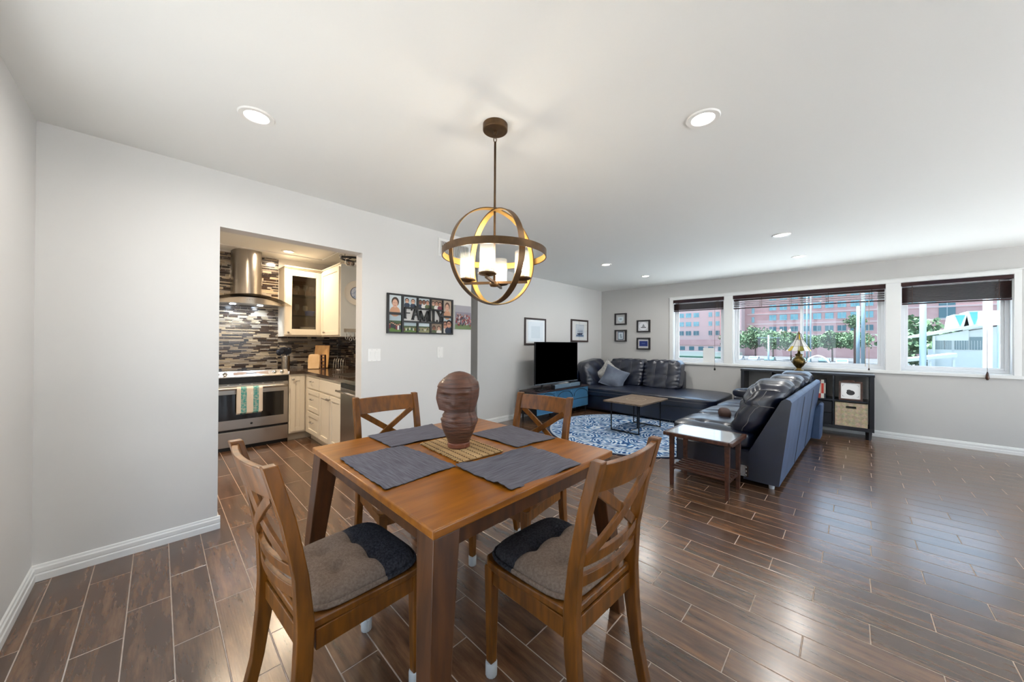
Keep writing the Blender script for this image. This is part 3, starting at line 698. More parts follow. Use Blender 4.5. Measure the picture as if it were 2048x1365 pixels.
# L-shaped worktop with sink cut-out
t = thing('countertop', 'dark polished granite worktop turning the kitchen corner', 'countertop', (1.165, 5.08, CT-.038))
b = B(); z0, z1 = 0, .038
L0 = Vector((1.165, 5.08))
def wbox(b, x0, y0, x1, y1): b.box(x0-L0.x, y0-L0.y, z0, x1-L0.x, y1-L0.y, z1)
wbox(b, 1.165, 5.08, XR, YB-.009); wbox(b, 1.325, 4.35, XR, 5.08); wbox(b, 1.325, 3.85, 1.43, 4.35); wbox(b, 1.80, 3.85, XR, 4.35); wbox(b, 1.325, 3.21, XR, 3.85)
b.build('slab', 'granite', t)
s = thing('kitchen_sink', 'stainless sink set into the granite worktop', 'sink', (1.43, 3.85, CT))
b = B(); b.box(0, 0, -.19, .37, .5, -.18); b.box(0, 0, -.18, .006, .5, .002); b.box(.364, 0, -.18, .37, .5, .002); b.box(.006, 0, -.18, .364, .006, .002); b.box(.006, .494, -.18, .364, .5, .002)
b.build('basin', 'steel', s); B().lathe([(.03, -.18), (.03, -.177), (.02, -.178), (.001, -.179)], 16, (.185, .25, 0)).build('drain', 'chrome', s)

# range
RY = 5.12
t = thing('range', 'stainless slide-in oven range with black oven window', 'range', (.405, RY, 0)); wd = .758
B().box(.0, .02, .03, wd, .58, .86).build('body', 'black', t)
def bow(x0, x1, z0, z1, y1, amt, n=15, y0=0):
    b = B(); vs = []
    for i in range(n):
        f = i/(n-1); x = x0+(x1-x0)*f; y = y0-amt*(1-(2*f-1)**2); vs += [(x, y, z0), (x, y, z1), (x, y1, z1), (x, y1, z0)]
    fs = [(i*4+j, i*4+(j+1) % 4, i*4+4+(j+1) % 4, i*4+4+j) for i in range(n-1) for j in range(4)]+[(0, 3, 2, 1), (4*n-4, 4*n-3, 4*n-2, 4*n-1)]
    return b.add(vs, fs)
bow(.002, wd-.002, .245, .775, .02, .006).build('oven_door_skin', 'steel', t, bevel=.003)
d = bow(.05, wd-.05, .355, .655, .006, .006, y0=-.003).build('oven_window', 'dglass', t, bevel=.002)
b = B(); b.tube([(x, -.05-.012*(1-(2*i/14-1)**2), .725) for i, x in enumerate([.015+.728*j/14 for j in range(15)])], .016, 12)
for x in (.06, wd-.06): b.tube([(x, 0, .725), (x, -.05, .725)], .011, 8)
b.build('oven_handle', 'steel', t, smooth=True)
b = B()
for k in range(6): b.box(.06+k*.11, -.009, .762, .15+k*.11, 0, .768)
b.build('vent_slots', 'black', t)
bow(.0, wd, .777, .86, .02, .014).build('control_fascia', 'black', t, bevel=.002)
b = B(); n_ = 15; vs = []; PR = [(-.008, .848), (-.008, .860), (.075, .916), (.1, .916), (.1, .848)]; k_ = len(PR)   # sloping steel control ledge
for i_ in range(n_):
    f = i_/(n_-1); bw = .02*(1-(2*f-1)**2); vs += [(-.003+(wd+.006)*f, y_-(bw if y_ < .05 else 0), z_) for y_, z_ in PR]
b.add(vs, [(i_*k_+j_, i_*k_+(j_+1) % k_, (i_+1)*k_+(j_+1) % k_, (i_+1)*k_+j_) for i_ in range(n_-1) for j_ in range(k_)]+[tuple(range(k_)), tuple((n_-1)*k_+j_ for j_ in range(k_))[::-1]])
led = b.build('control_ledge', 'steel', t, bevel=.002); SL_ = math.atan2(.056, .083)
def top_knob(x):
    o = B(); o.lathe([(.024, 0), (.024, .006), (.016, .01), (.015, .028), (.001, .03)], 20); o.bar((-.014, 0, .031), (.014, 0, .031), .007, .008)
    o = o.build('control_knob', 'chrome', led, (x, .028, .886)); o.rotation_euler = (SL_, 0, 0)
for x in (.06, .135, wd-.145, wd-.065): top_knob(x)
o = B().box(-.17, -.03, 0, .17, .03, .006).build('touch_panel', M('touch_panel', '#8e8078', .2), led, (wd/2, .026, .884)); o.rotation_euler = (SL_, 0, 0); o = B().box(-.05, -.008, 0, .05, .012, .0068).build('display', 'black', led, (wd/2, .026, .884)); o.rotation_euler = (SL_, 0, 0)
B().box(0, .1, .86, wd, .585, .9).build('cooktop_glass', 'dglass', t, bevel=.003)
bow(.002, wd-.002, .045, .218, .02, .008).build('storage_drawer', 'steel', t, bevel=.003)
B().box(.01, .04, 0, wd-.01, .5, .045).build('plinth', 'black', t)
b = B(); b.lathe([(.013, 0), (.013, .003), (.001, .0035)], 20); b.v = [(x+wd/2, -.007-z, y+.295) for x, y, z in b.v]; lg = b.build('round_badge', 'black', t)
b = B(); b.tube([(wd/2+.0095*math.cos(a), -.0115, .295+.0095*math.sin(a)) for a in [2*PI*i/16 for i in range(16)]], .0012, 5, True); b.build('badge_ring', 'chrome', lg)
# towel over the handle
tw = thing('dish_towel', 'white dish towel with two teal stripes hung on the oven handle', 'towel', (.757, RY-.066, .74))
def towel_mat():
    m = M('towel_cotton', '#e6ded4', .95, bump=.4, bscale=150, spec=.1); t_ = m.node_tree; N = t_.nodes; L = t_.links; b_ = N['Principled BSDF']
    tcn = [n for n in N if n.type == 'TEX_COORD'][0]; sp = N.new('ShaderNodeSeparateXYZ'); L.new(tcn.outputs['Object'], sp.inputs[0])
    nz = N.new('ShaderNodeTexNoise'); nz.inputs['Scale'].default_value = 45; L.new(tcn.outputs['Object'], nz.inputs['Vector'])
    ab = N.new('ShaderNodeMath'); ab.operation = 'ABSOLUTE'; L.new(sp.outputs['X'], ab.inputs[0])
    sb = N.new('ShaderNodeMath'); sb.operation = 'SUBTRACT'; sb.inputs[1].default_value = .058; L.new(ab.outputs[0], sb.inputs[0])
    a2 = N.new('ShaderNodeMath'); a2.operation = 'ABSOLUTE'; L.new(sb.outputs[0], a2.inputs[0]); lt = N.new('ShaderNodeMath'); lt.operation = 'LESS_THAN'; lt.inputs[1].default_value = .027; L.new(a2.outputs[0], lt.inputs[0])
    g2 = N.new('ShaderNodeMapRange'); g2.inputs[1].default_value = .3; g2.inputs[2].default_value = .6; g2.inputs[3].default_value = .45; g2.inputs[4].default_value = 1; L.new(nz.outputs['Fac'], g2.inputs[0])
    mu = N.new('ShaderNodeMath'); mu.operation = 'MULTIPLY'; L.new(lt.outputs[0], mu.inputs[0]); L.new(g2.outputs[0], mu.inputs[1])
    mx = N.new('ShaderNodeMix'); mx.data_type = 'RGBA'; mx.inputs['A'].default_value = lin('#e6ded4'); mx.inputs['B'].default_value = lin('#4fa3a6'); L.new(mu.outputs[0], mx.inputs['Factor']); L.new(mx.outputs['Result'], b_.inputs['Base Color']); return m
MAT['towel'] = towel_mat()
def tow(u, v, off):
    x = -.122+.244*u; s_ = v*.62-.3
    fold = .004*math.sin(u*19)+.003*math.sin(u*7+1)
    if s_ < -.02: return (x*(1+.04*(-s_)), -.019-off+fold*min(1, -s_*6), s_+.0)
    if s_ > .02: return (x*(1-.03*s_), .022+off+fold, -s_)
    a = (s_+.02)/.04*PI; return (x, -.02*math.cos(a)-off*math.cos(a), .02*math.sin(a)-.018+off)
b = B(); b.grid(lambda u, v: tow(u, v, .002), 25, 40); b.build('cloth', 'towel', tw, smooth=True)
# hood
t = thing('range_hood', 'curved stainless chimney hood with glass visor above the range', 'range hood', (.80, YB, 1.74)); 
def chim(u, v):
    a = PI*u; return (-.158*math.cos(a)*(1 if abs(math.cos(a)) < .98 else 1), -.012-.30*math.sin(a)**.7, .11+v*.585)
b = B(); b.grid(chim, 33, 2); b.build('chimney', 'steel', t, smooth=True)
def can(u, v, top):
    x = -.36+.72*u; f = 1-(2*u-1)**2; yf = -.30-.16*f; y = -.01+(yf+.01)*v
    z = (.012+.085*f**.8*(1-.25*v)) if top else .0
    return (x, y, z)
b = B(); b.grid(lambda u, v: can(u, v, True), 33, 9); b.grid(lambda u, v: can(u, v, False), 33, 9); b.grid(lambda u, v: (can(u, 1, False)[0], can(u, 1, False)[1], can(u, 1, True)[2]*v), 33, 3)
b.build('canopy', 'steel', t, smooth=True)
MAT['visor'] = glass('smoked_visor_glass', (.55, .52, .48), .02)
b = B()
for off in (0, .006): b.grid(lambda u, v: (-.45+.9*u, -.012-(.33+.19*(1-(2*u-1)**2))*v, .108+off-.10*(2*u-1)**2), 33, 7)
b.build('glass_visor', 'visor', t, smooth=True)
b = B()
for k in range(5): b.lathe([(.007, 0), (.007, .004), (.001, .005)], 10, (0, 0, 0)); 
b.v = [(x-.05+.025*(i//(3*10)), -.464-z, y+.045) for i, (x, y, z) in enumerate(b.v)]; b.build('push_button', 'steel2', t)
MAT['hoodled'] = M('hood_lamp_lens', '#ffffff', .3, emit='#cfe4ff', estr=20)
for x in (-.155, .125):
    l_ = B().lathe([(.03, 0), (.032, -.004), (.001, -.005)], 20, (x, -.2, 0)).build('hood_lamp', 'hoodled', t)
    o = lamp('hood_lamp_light', 'SPOT', (x, -.2, -.012), 5, (.75, .87, 1), t, spot_size=R(125), spot_blend=.6, shadow_soft_size=.03); o.rotation_euler = (R(25), 0, 0)
# upper cabinets
UZ0, UZ1 = 1.342, 2.275
t = cabinet('wall_cabinet', 'cream wall cabinet with a glass door holding glasses and plates', (1.172, YB, UZ0)); wd = .79; h = UZ1-UZ0
MAT['cabin'] = M('cabinet_inside', '#6b5743', .6)
b = B(); b.box(0, -.31, 0, .018, 0, h); b.box(.46, -.31, 0, wd, 0, h); b.box(.018, -.31, 0, .46, 0, .02); b.box(.018, -.31, h-.02, .46, 0, h); b.build('body', 'cab', t)
B().box(.018, -.012, .02, .46, -.0, h-.02).build('back_panel', 'cabin', t)
MAT['shelfglass'] = glass('shelf_glass', (.8, .85, .8), 0)
for z in (.285, .565): B().box(.019, -.30, z, .459, -.013, z+.006).build('glass_shelf', 'shelfglass', t)
b = B(); w_ = .08; b.box(.004, -.332, .02, .004+w_, -.311, h-.03); b.box(.456-w_+.004, -.332, .02, .46, -.311, h-.03); b.box(.004+w_, -.332, .02, .46-w_, -.311, .02+w_); b.box(.004+w_, -.332, h-.03-w_, .46-w_, -.311, h-.03)
d = b.build('glass_door', 'cab', t, bevel=.003); MAT['cabglass'] = glass('cabinet_door_glass', (.82, .80, .76), 0)
B().box(.08, -.324, .098, .384, -.320, h-.108).build('pane', 'cabglass', d); knob(d, .04, -.332, .055)
B().box(-.006, -.338, h, wd, .0, h+.016).build('crown_strip', 'cab', t, bevel=.004)
UC = (1.172, YB, UZ0)
t = cabinet('wall_cabinet', 'cream wall cabinet with plain doors returning towards the doorway', (XR-.33, 5.395, UZ0), R(-90)); wd = .72
B().box(0, .0, 0, wd, .329, h).build('body', 'cab', t); d = shaker(B(), .035, wd-.01, .02, h-.03, 0).build('door', 'cab', t, bevel=.002); knob(d, .20, -.02, .06)
B().box(wd, .0, 0, wd+.014, .329, h).build('end_panel', 'cabend', t); B().box(0, -.012, h, wd+.02, .329, h+.016).build('crown_strip', 'cab', t, bevel=.004)
# things in the glass cabinet
MAT['gl'] = glass('clear_tumbler_glass', (.95, .96, .95), .05, 4, .12)
def goblet(x, y, z, label, h_=.15, n='wine_glass'):
    o = B(); p = [(.028, 0), (.004, .006), (.004, h_*.42), (.026, h_*.55), (.031, h_*.75), (.026, h_)]; vs = o.lathe(p, 16).build(n, 'gl', None, (x, y, z), smooth=True); tag(vs, label, 'glass', 'stemmed glasses in the cabinet')
names = ['left', 'second from left', 'middle', 'second from right', 'right']
for si, (z, nm) in enumerate(((UC[2]+.292, 'middle'), (UC[2]+.572, 'top'))):
    for k in range(4 if si else 3):
        goblet(1.262+k*.09, YB-.22+.05*(k % 2), z, 'stemmed glass on the %s cabinet shelf, %s' % (nm, ('first from the range side', 'second from the range side', 'third from the range side', 'nearest the corner')[k]), .14+.02*((k+si) % 2))
o = B().lathe([(.03, 0), (.05, .01), (.068, .07), (.07, .075), (.062, .07), (.045, .014), (.001, .01)], 24).build('bowl', M('blue_glaze', '#274a9c', .2), None, (1.52, YB-.14, UC[2]+.292), smooth=True); tag(o, 'blue bowl on the middle shelf of the glass cabinet', 'bowl')
for k in range(5):
    o = B().lathe([(.06, 0), (.07, .003), (.105, .012), (.105, .015), (.068, .007), (.001, .005)], 28).build('plate', M('plate_glaze', '#d8d4cc', .2), None, (1.50, YB-.16, UC[2]+.022+.055+k*.011), smooth=True); tag(o, 'white plate in the cabinet stack, %s' % ('lowest', 'second from below', 'middle one', 'second from the top', 'topmost')[k], 'plate', 'stacked plates in the glass cabinet')
o = B().lathe([(.05, 0), (.075, .02), (.08, .05), (.076, .05), (.06, .02), (.001, .012)], 24).build('bowl', M('cream_glaze', '#cfc4a6', .25), None, (1.50, YB-.16, UC[2]+.0205), smooth=True); tag(o, 'cream bowl under the stacked plates in the glass cabinet', 'bowl')
o = B().lathe([(.03, 0), (.035, .02), (.03, .1), (.012, .15), (.012, .19), (.001, .19)], 16).build('bottle', 'gl', None, (1.29, YB-.17, UC[2]+.021), smooth=True); tag(o, 'clear decanter at the lower left of the glass cabinet', 'decanter')
# utensil crock
t = thing('utensil_holder', 'ribbed steel utensil holder with dark spatulas beside the range', 'utensil holder', (1.215, 5.5, CT))
b = B(); pr_ = [(.05, 0), (.05, .004)]
for k in range(14): pr_ += [(.0505, .008+k*.0125), (.0485, .014+k*.0125)]
pr_ += [(.051, .185), (.047, .185), (.046, .01), (.001, .008)]; b.lathe(pr_, 28); b.build('canister', 'steel2', t, smooth=True)
MAT['navy'] = M('navy_silicone', '#1b2230', .45)
for k, (a, l, hd) in enumerate(((-.5, .30, 1), (-.22, .31, 2), (.1, .29, 0), (.42, .30, 1), (-.75, .27, 2))):
    b = B(); top = Vector((math.sin(a)*.12, .015*(k-2), l)); b.tube([(0, .008*(k-2), .03), top*.72], .005, 8)
    c = top*.85
    if hd == 1: b.puff(tuple(c), (.03, .006, .045), 4, 3)
    elif hd == 2: b.puff(tuple(c), (.036, .012, .04), 4, 2)
    else: b.puff(tuple(c), (.02, .005, .05), 4, 4)
    b.build('spatula' if hd == 1 else 'ladle', 'navy', t, smooth=True)
# boards
MAT['maple'] = M('maple', '#c79d62', .45, col2='#b3834a', scale=4, stretch=(6, 6, 1))
o = B().box(0, 0, 0, .2, .022, .33).build('cutting_board', 'maple', None, (1.54, 5.46, CT+.006), R(-38), bevel=.008); o.rotation_euler = (R(-12), 0, R(-38)); tag(o, 'tall plain wooden cutting board leaning at the back of the worktop', 'cutting board')
o = B().prism([(-.07, 0), (.07, 0), (.075, .12), (.07, .19), (.045, .205), (-.045, .205), (-.07, .19), (-.075, .12)], 'y', 0, .018).build('cutting_board', M('pale_board', '#d2b48a', .5, col2='#c09c6c', scale=7), None, (1.50, 5.30, CT+.005), R(-30), bevel=.004); o.rotation_euler = (R(-10), 0, R(-30)); tag(o, 'small pale cutting board in front of the tall one', 'cutting board')
t = thing('wine_rack', 'small brown rack with round openings beside the cutting boards', 'rack', (1.60, 5.22, CT), R(-40))
b = B(); b.box(-.03, -.02, 0, -.02, .02, .2); b.box(.02, -.02, 0, .03, .02, .2)
for z in (.0, .05, .1, .15, .19): b.box(-.02, -.02, z, .02, .02, z+.012)
b.build('frame', 'walnut', t, bevel=.002)
t = thing('wire_rack', 'curved black wire rack at the back of the worktop beside the doorway', 'rack', (1.72, 4.95, CT), R(-40))
b = B()
for k in range(5): b.tube([(-.06+.03*k, .05*math.cos(a), .006+.15*math.sin(a)) for a in [PI*i/12 for i in range(13)]], .004, 6)
b.tube([(-.07, .05, .005), (.07, .05, .005)], .004, 6); b.tube([(-.07, -.05, .005), (.07, -.05, .005)], .004, 6); b.build('wires', 'steel2', t, smooth=True)
# utensils hung on the cabinet end
t = thing('utensil_rail', 'steel rail with hanging scissors and ladles under the cabinet end panel', 'utensil rail', (1.80, 4.655, 1.40))
b = B(); b.box(-.13, -.0, 0, .13, .006, .045); b.build('rail', 'steel2', t)
for k in range(5):
    x = -.1+.05*k; b = B(); b.tube([(x, -.008, .02), (x, -.008, -.05-.02*(k % 2))], .004, 6)
    b.tube([(x+.016*math.cos(a), -.008, -.075-.02*(k % 2)+.022*math.sin(a)) for a in [2*PI*i/14 for i in range(14)]], .0045, 6, True); b.build('hanging_tool', 'chrome', t, smooth=True)
# plate clock on the end panel
t = thing('wall_plate', 'round white plate with a blue centre on the cabinet end panel', 'plate', (1.824, 4.658, 1.915))
b = B(); b.lathe([(.001, .012), (.07, .01), (.085, .006), (.155, .018), (.162, .022), (.158, .012), (.085, 0), (.001, 0)], 40); b.v = [(x, -z, y) for x, y, z in b.v]; b.build('rim', M('cream_china', '#e6e0d4', .25), t, smooth=True)
b = B(); b.lathe([(.001, .0135), (.07, .0125), (.082, .008)], 40); b.v = [(x, -z, y) for x, y, z in b.v]; b.build('centre', M('blue_print', '#8fa6cc', .25, col2='#dfe6ef', scale=40), t, smooth=True)
b = B(); b.tube([(.08*math.cos(a), -.0125, .08*math.sin(a)) for a in [2*PI*i/32 for i in range(32)]], .003, 6, True); b.build('blue_ring', M('navy_glaze', '#25325a', .3), t)
# hanging rack near the kitchen ceiling
t = thing('hanging_pot_rack', 'dark oval rack with shiny pans and a drop near the kitchen ceiling', 'pot rack', (1.66, 4.2, 2.22))
b = B(); b.tube([(.19*math.cos(a), .12*math.sin(a), .03) for a in [2*PI*i/28 for i in range(28)]], .012, 8, True)
for x in (-.1, 0, .1): b.bar((x, -.11, .03), (x, .11, .03), .012, .01)
for x, y in ((-.15, 0), (.15, 0)): b.tube([(x, y, .03), (x, y, .219)], .004, 6)
b.build('rack_frame', 'iron', t, smooth=True)
for k, (x, y, r_) in enumerate(((-.08, -.03, .075), (.06, .0, .085))):
    o = B().lathe([(r_*.8, -.03), (r_, -.005), (r_*1.04, -.002), (r_*.98, -.006), (r_*.75, -.036), (.001, -.04)], 24, (x, y, -.02)).build('hanging_pan', 'chrome', t, smooth=True)
    B().tube([(x-r_*.9, y, -.02), (x-r_*1.05, y, .03)], .004, 6).build('pan_hook', 'chrome', o)
B().tube([(-.17, -.03, .04), (-.2, -.03, .05), (-.215, -.03, .04), (-.2, -.03, .03)], .012, 8).build('clip', 'chrome', t, smooth=True)
B().lathe([(.001, -.16), (.009, -.145), (.006, -.12), (.002, -.1), (.002, -.05)], 10, (-.02, -.06, 0)).build('drop', 'brass', t, smooth=True)
# ================================================================== living room
MAT['stitch'] = M('pale_stitching', '#7d7a7a', .7)
def surf(c, h, p, q):
    q = Vector(q); l = (abs(q.x)**p+abs(q.y)**p+abs(q.z)**p)**(1/p); u = q/l
    return Vector((c[0]+u.x*h[0], c[1]+u.y*h[1], c[2]+u.z*h[2]))
def stitches(parent, lines, c, h, p, rot=None, r=.0022, off=1.004):
    b = B()
    for a0, a1 in lines:
        pts = []
        for i in range(15):
            f = i/14; q = Vector(a0)*(1-f)+Vector(a1)*f; pts.append(surf(c, [x*off for x in h], p, q))
        b.tube(pts, r, 5)
    return b.build('stitching', 'stitch', parent, smooth=True)
G = lambda s, q: math.exp(-(s/q)**2)

# ---- corner sofa along the window wall
S1 = thing('corner_sofa', 'dark leather chaise sofa along the window wall with loose back cushions', 'sofa', (5.70, 1.42, 0))
def base1(q, p): return p
B().puff((.62, 1.25, .18), (.62, 1.25, .15), 16, 14).build('base', 'leather', S1, smooth=True)
for x in (.1, 1.15):
    for y in (.1, 2.4): B().box(x-.03, y-.03, 0, x+.03, y+.03, .05).build('foot', 'black', S1)
def seatfn(q, p):
    if q.z > .4:
        for yy in (-.78, -.52, -.05, .22, .5): p.z -= .010*G(p.y-(1.25+yy*1.0), .018)
        p.z += .012*(1-q.x*q.x)*(1-q.y**8)
    return p
sc_, sh_ = (.60, 1.25, .362), (.64, 1.27, .085)
o = B().puff(sc_, sh_, 40, 9, seatfn).build('seat_cushion', 'leather', S1, smooth=True)
stitches(o, [((-1, -.97, .15), (-1, .97, .15))], sc_, sh_, 9)
# frames behind: along window wall and along the left wall
B().prism([(1.10, .05), (1.27, .05), (1.28, .74), (1.22, .77), (1.12, .74)], 'y', .78, 2.56).build('back_frame', 'leather', S1, bevel=.02)
B().prism([(.02, .05), (1.12, .05), (1.12, .74), (.14, .74), (.02, .55)], 'y', 2.44, 2.56).build('side_frame', 'leather', S1, bevel=.02)
for (cy, hy, nm) in ((1.085, .335, 0), (1.79, .36, 1)):
    t = bpy.data.objects.new('back_cushion', None)
    def fn(q, p, s=nm):
        ed = max(0, abs(q.y)-.75)/.25; p.x += .02*math.sin(q.z*22+s)*ed*(q.x < 0)+.006*math.sin(q.z*9+q.y*6+s)*(q.x < 0)
        p.z += .010*math.sin(q.y*14+s)*(q.z > .9)
        for yy in (-.33, .33): p.x += .010*G(q.y-yy, .06)*(q.x < 0)
        p.x += .010*G(q.z+.05, .06)*(q.x < 0)
        p.x += .10*(q.z)*.8
        return p
    c_, h_ = (.96, cy, .70), (.15, hy, .26)
    o = B().puff(c_, h_, 22, 7, fn).build('back_cushion', 'leather', S1, smooth=True)
    b = B()
    for yy in (-.33, .33): b.tube([fn(Vector((-1, yy, z)), surf(c_, [x*1.01 for x in h_], 7, (-1, yy, z))) for z in [-.9+1.8*i/20 for i in range(21)]], .003, 5)
    b.tube([fn(Vector((-1, y_, -.05)), surf(c_, [x*1.01 for x in h_], 7, (-1, y_, -.05))) for y_ in [-.9+1.8*i/20 for i in range(21)]], .003, 5)
    b.build('stitching', 'stitch', o, smooth=True)
def fnc(q, p):
    p.y += .012*math.sin(q.x*8+q.z*5)*(q.y < 0)+.012*math.sin(q.z*20)*max(0, abs(q.x)-.7)*3*(q.y < 0); p.y += .09*q.z*.8; p.x += .03*q.z; p.z += .04*q.x; return p
B().puff((.50, 2.33, .68), (.36, .13, .25), 20, 5.5, fnc).build('corner_cushion', 'leather', S1, smooth=True)
def pillow(name, label, loc, rot, mat, s=.22, th=.075):
    def fn(q, p):
        r_ = max(abs(q.x), abs(q.z)); k = 1-.12*(1-min(abs(q.x), abs(q.z)))*r_**3
        return Vector((q.x*s*k, p.y*(1-r_**4)*1.0+0.0, q.z*s*k))
    o = B().puff((0, 0, 0), (s, th, s), 20, 3.2, fn).build(name, mat, None, loc, smooth=True); o.rotation_euler = rot; return o
MAT['pgrey'] = M('grey_satin_cotton', '#4d5565', .75, col2='#666f7e', scale=5, bump=.2, bscale=12); MAT['pwhite'] = M('off_white_cotton', '#b8b5b0', .85, col2='#8e8c8a', scale=30, bump=.2, bscale=30)
tag(pillow('throw_pillow', '', (6.32, 3.44, .66), (R(-12), R(38), R(-62)), 'pwhite', .21), 'off-white throw pillow half hidden behind the grey one', 'pillow')
tag(pillow('throw_pillow', '', (6.22, 3.28, .60), (R(-34), R(22), R(-70)), 'pgrey', .23), 'grey throw pillow slumped on the corner sofa', 'pillow')

# ---- sofa seen from behind
S2 = thing('sofa', 'dark leather sofa seen from its open end, flat back tinted with daylight blue towards the bare floor', 'sofa', (3.74, .43, 0), R(-1.8)); SL = 2.42
prof = [(.0, .045), (-.085, .78), (-.075, .80), (-.045, .81), (-.015, .79), (.22, .30), (.26, .045)]
b = B()
n = len(prof); vs = [(0, *p) for p in prof]+[(SL, *p) for p in prof]
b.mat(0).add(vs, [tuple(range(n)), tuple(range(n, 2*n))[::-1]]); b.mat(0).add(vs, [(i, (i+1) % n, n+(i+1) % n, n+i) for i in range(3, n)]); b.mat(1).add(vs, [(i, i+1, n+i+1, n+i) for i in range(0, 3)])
b.build('back_frame', ['leather', 'leather_lit'], S2, bevel=.012, seg=3)
b = B()
for x in (.84, 1.62): b.tube([(x, -.003, .06), (x, -.083, .74), (x, -.062, .805)], .004, 5)
b.build('back_seam', 'leather', S2)
B().box(.005, .2, .07, SL, .86, .31).build('base', 'leather', S2, bevel=.02)
for x in (.06, SL-.06):
    for y in (.06, .8): B().lathe([(.02, 0), (.028, .07)], 12, (x, y, 0)).build('foot', M('clear_glide', '#c9cdd0', .2) if y < .1 else 'black', S2)
b = B(); b.box(-.004, .22, .07, .002, .31, .17); br = b.build('connector_bracket', 'chrome', S2)
b = B()
for z in (.085, .12, .155):
    for y in (.24, .29): b.lathe([(.008, 0), (.006, .004), (.001, .005)], 8, (0, 0, 0)); b.v[-24:] = [(-.004-zz, y+xx, z+yy) for xx, yy, zz in b.v[-24:]]
b.build('bracket_screw', 'steel2', br)
# three seat cushions with tufts, three back cushions with head rolls
CW = (SL-.22)/3
MAT['button'] = M('tuft_dark_button', '#101218', .6)  # near-black buttons set into the seat tufts
for k in range(3):
    x0 = .005+CW*k; c_, h_ = (x0+CW/2, .555, .385), (CW/2, .37, .085)
    tf = [(dx, dy) for dx in (-.2, .2) for dy in (-.14, .1)]
    def fn(q, p, c_=c_):
        if q.z > .3:
            p.z += .03*(1-q.x**2)*(1-q.y**2)
            for dx, dy in tf: p.z -= .03*math.exp(-((p.x-c_[0]-dx)**2+(p.y-c_[1]-dy)**2)/.0012)
            for dx in (-.2, .2): p.z -= .016*G(p.x-c_[0]-dx, .02)*(1-q.y**6)
        return p
    o = B().puff(c_, h_, 36, 6, fn).build('seat_cushion', 'leather', S2, smooth=True)
    b = B()
    for dx, dy in tf: b.puff((c_[0]+dx, c_[1]+dy, c_[2]+h_[2]-.001), (.022, .014, .008), 4, 2)
    b.build('tuft_button', 'button', o, smooth=True)
    c2, h2 = (x0+CW/2, .20, .66), (CW/2-.004, .145, .25)
    def fb(q, p, k=k):
        p.y += -.20*(q.z)*.55-.02; p.y += .05*(1-q.x**2)*(q.y > 0)*(.6+.4*q.z)
        p.z += .03*(1-q.x**2)*(q.z > 0)
        for xx in (-.55, .55): p.y -= .012*G(q.x-xx, .05)*(q.y > 0)
        p.y -= .03*G(q.z-.25, .05)*(q.y > 0)
        p.z += .006*math.sin(q.x*16+k)*(q.z > .8); p.y += .006*math.sin(q.z*12+q.x*3+k)
        return p
    o = B().puff(c2, h2, 28, 3.4, fb).build('back_cushion', 'leather', S2, smooth=True)
    b = B()
    for xq in (-.985, -.55, .55):
        b.tube([fb(Vector((xq, yq, zq)), surf(c2, [x*1.008 for x in h2], 3.4, (xq, yq, zq))) for yq, zq in ([(1, -.9+1.8*i/14) for i in range(15)]+[(1-2*i/8*.8, .97) for i in range(1, 9)])], .003, 5)
    if k == 0: b.tube([fb(Vector((-1, yq, .25)), surf(c2, [x*1.008 for x in h2], 3.4, (-1, yq, .25))) for yq in [-.9+1.8*i/12 for i in range(13)]], .003, 5); b.tube([fb(Vector((-1, .1, zq)), surf(c2, [x*1.008 for x in h2], 3.4, (-1, .1, zq))) for zq in [-.9+1.8*i/14 for i in range(15)]], .003, 5)
    b.build('stitching', 'stitch', o, smooth=True)
o = B().box(SL-.21, .1, .05, SL+.02, .87, .50).build('arm_body', 'leather', S2, bevel=.03, seg=3)
B().puff((SL-.10, .50, .545), (.125, .40, .085), 16, 3).build('arm_pad', 'leather', o, smooth=True)
B().prism([(-.10, .05), (.0, .05), (-.03, .42), (-.09, .52), (-.12, .50)], 'x', SL-.2, SL+.02).build('arm_back', 'leather_lit', S2, bevel=.02)
o = B().puff((0, 0, 0), (.09, .06, .05), 10, 2.6).build('small_cushion', M('brown_plush', '#4a332c', .8, bump=.3, bscale=40), None, (4.32, .97, .522), smooth=True); o.rotation_euler = (0, R(-10), R(20)); tag(o, 'small brown plush cushion on the sofa seat', 'cushion')

# ---- end table with slatted shelf
MAT['walnut2'] = M('walnut_lengthwise', '#54301f', .35, col2='#3a1f14', scale=4, stretch=(9, 1, 9), coat=.3)
t = thing('end_table', 'walnut end table with glass-topped surface and slatted shelf beside the sofa', 'side table', (3.18, .655, 0), R(-1.8)); w_, d_, h_ = .44, .55, .485
MAT['ttop'] = M('glossy_inlay', '#8b8f94', .06, col2='#6f7378', scale=8, coat=1.0, spec=.7)
b = B(); r_ = .03
b.box(0, 0, h_-.032, w_, r_, h_); b.box(0, d_-r_, h_-.032, w_, d_, h_); b.box(0, r_, h_-.032, r_, d_-r_, h_); b.box(w_-r_, r_, h_-.032, w_, d_-r_, h_); b.build('top_frame', 'walnut', t, bevel=.006, seg=3)
B().box(r_, r_, h_-.02, w_-r_, d_-r_, h_-.001).build('top_inlay', 'ttop', t)
for x, y in ((.065, .055), (w_-.045, .055), (w_-.045, d_-.055), (.065, d_-.055)):
    b = B(); vs = []
    for z, q in ((0, .014), (h_-.032, .019)): vs += [(x-q, y-q, z), (x+q, y-q, z), (x+q, y+q, z), (x-q, y+q, z)]
    b.add(vs, [(0, 3, 2, 1), (4, 5, 6, 7), (0, 1, 5, 4), (1, 2, 6, 5), (2, 3, 7, 6), (3, 0, 4, 7)]).build('leg', 'walnut', t, bevel=.003)
for x in (.065, w_-.045): pass
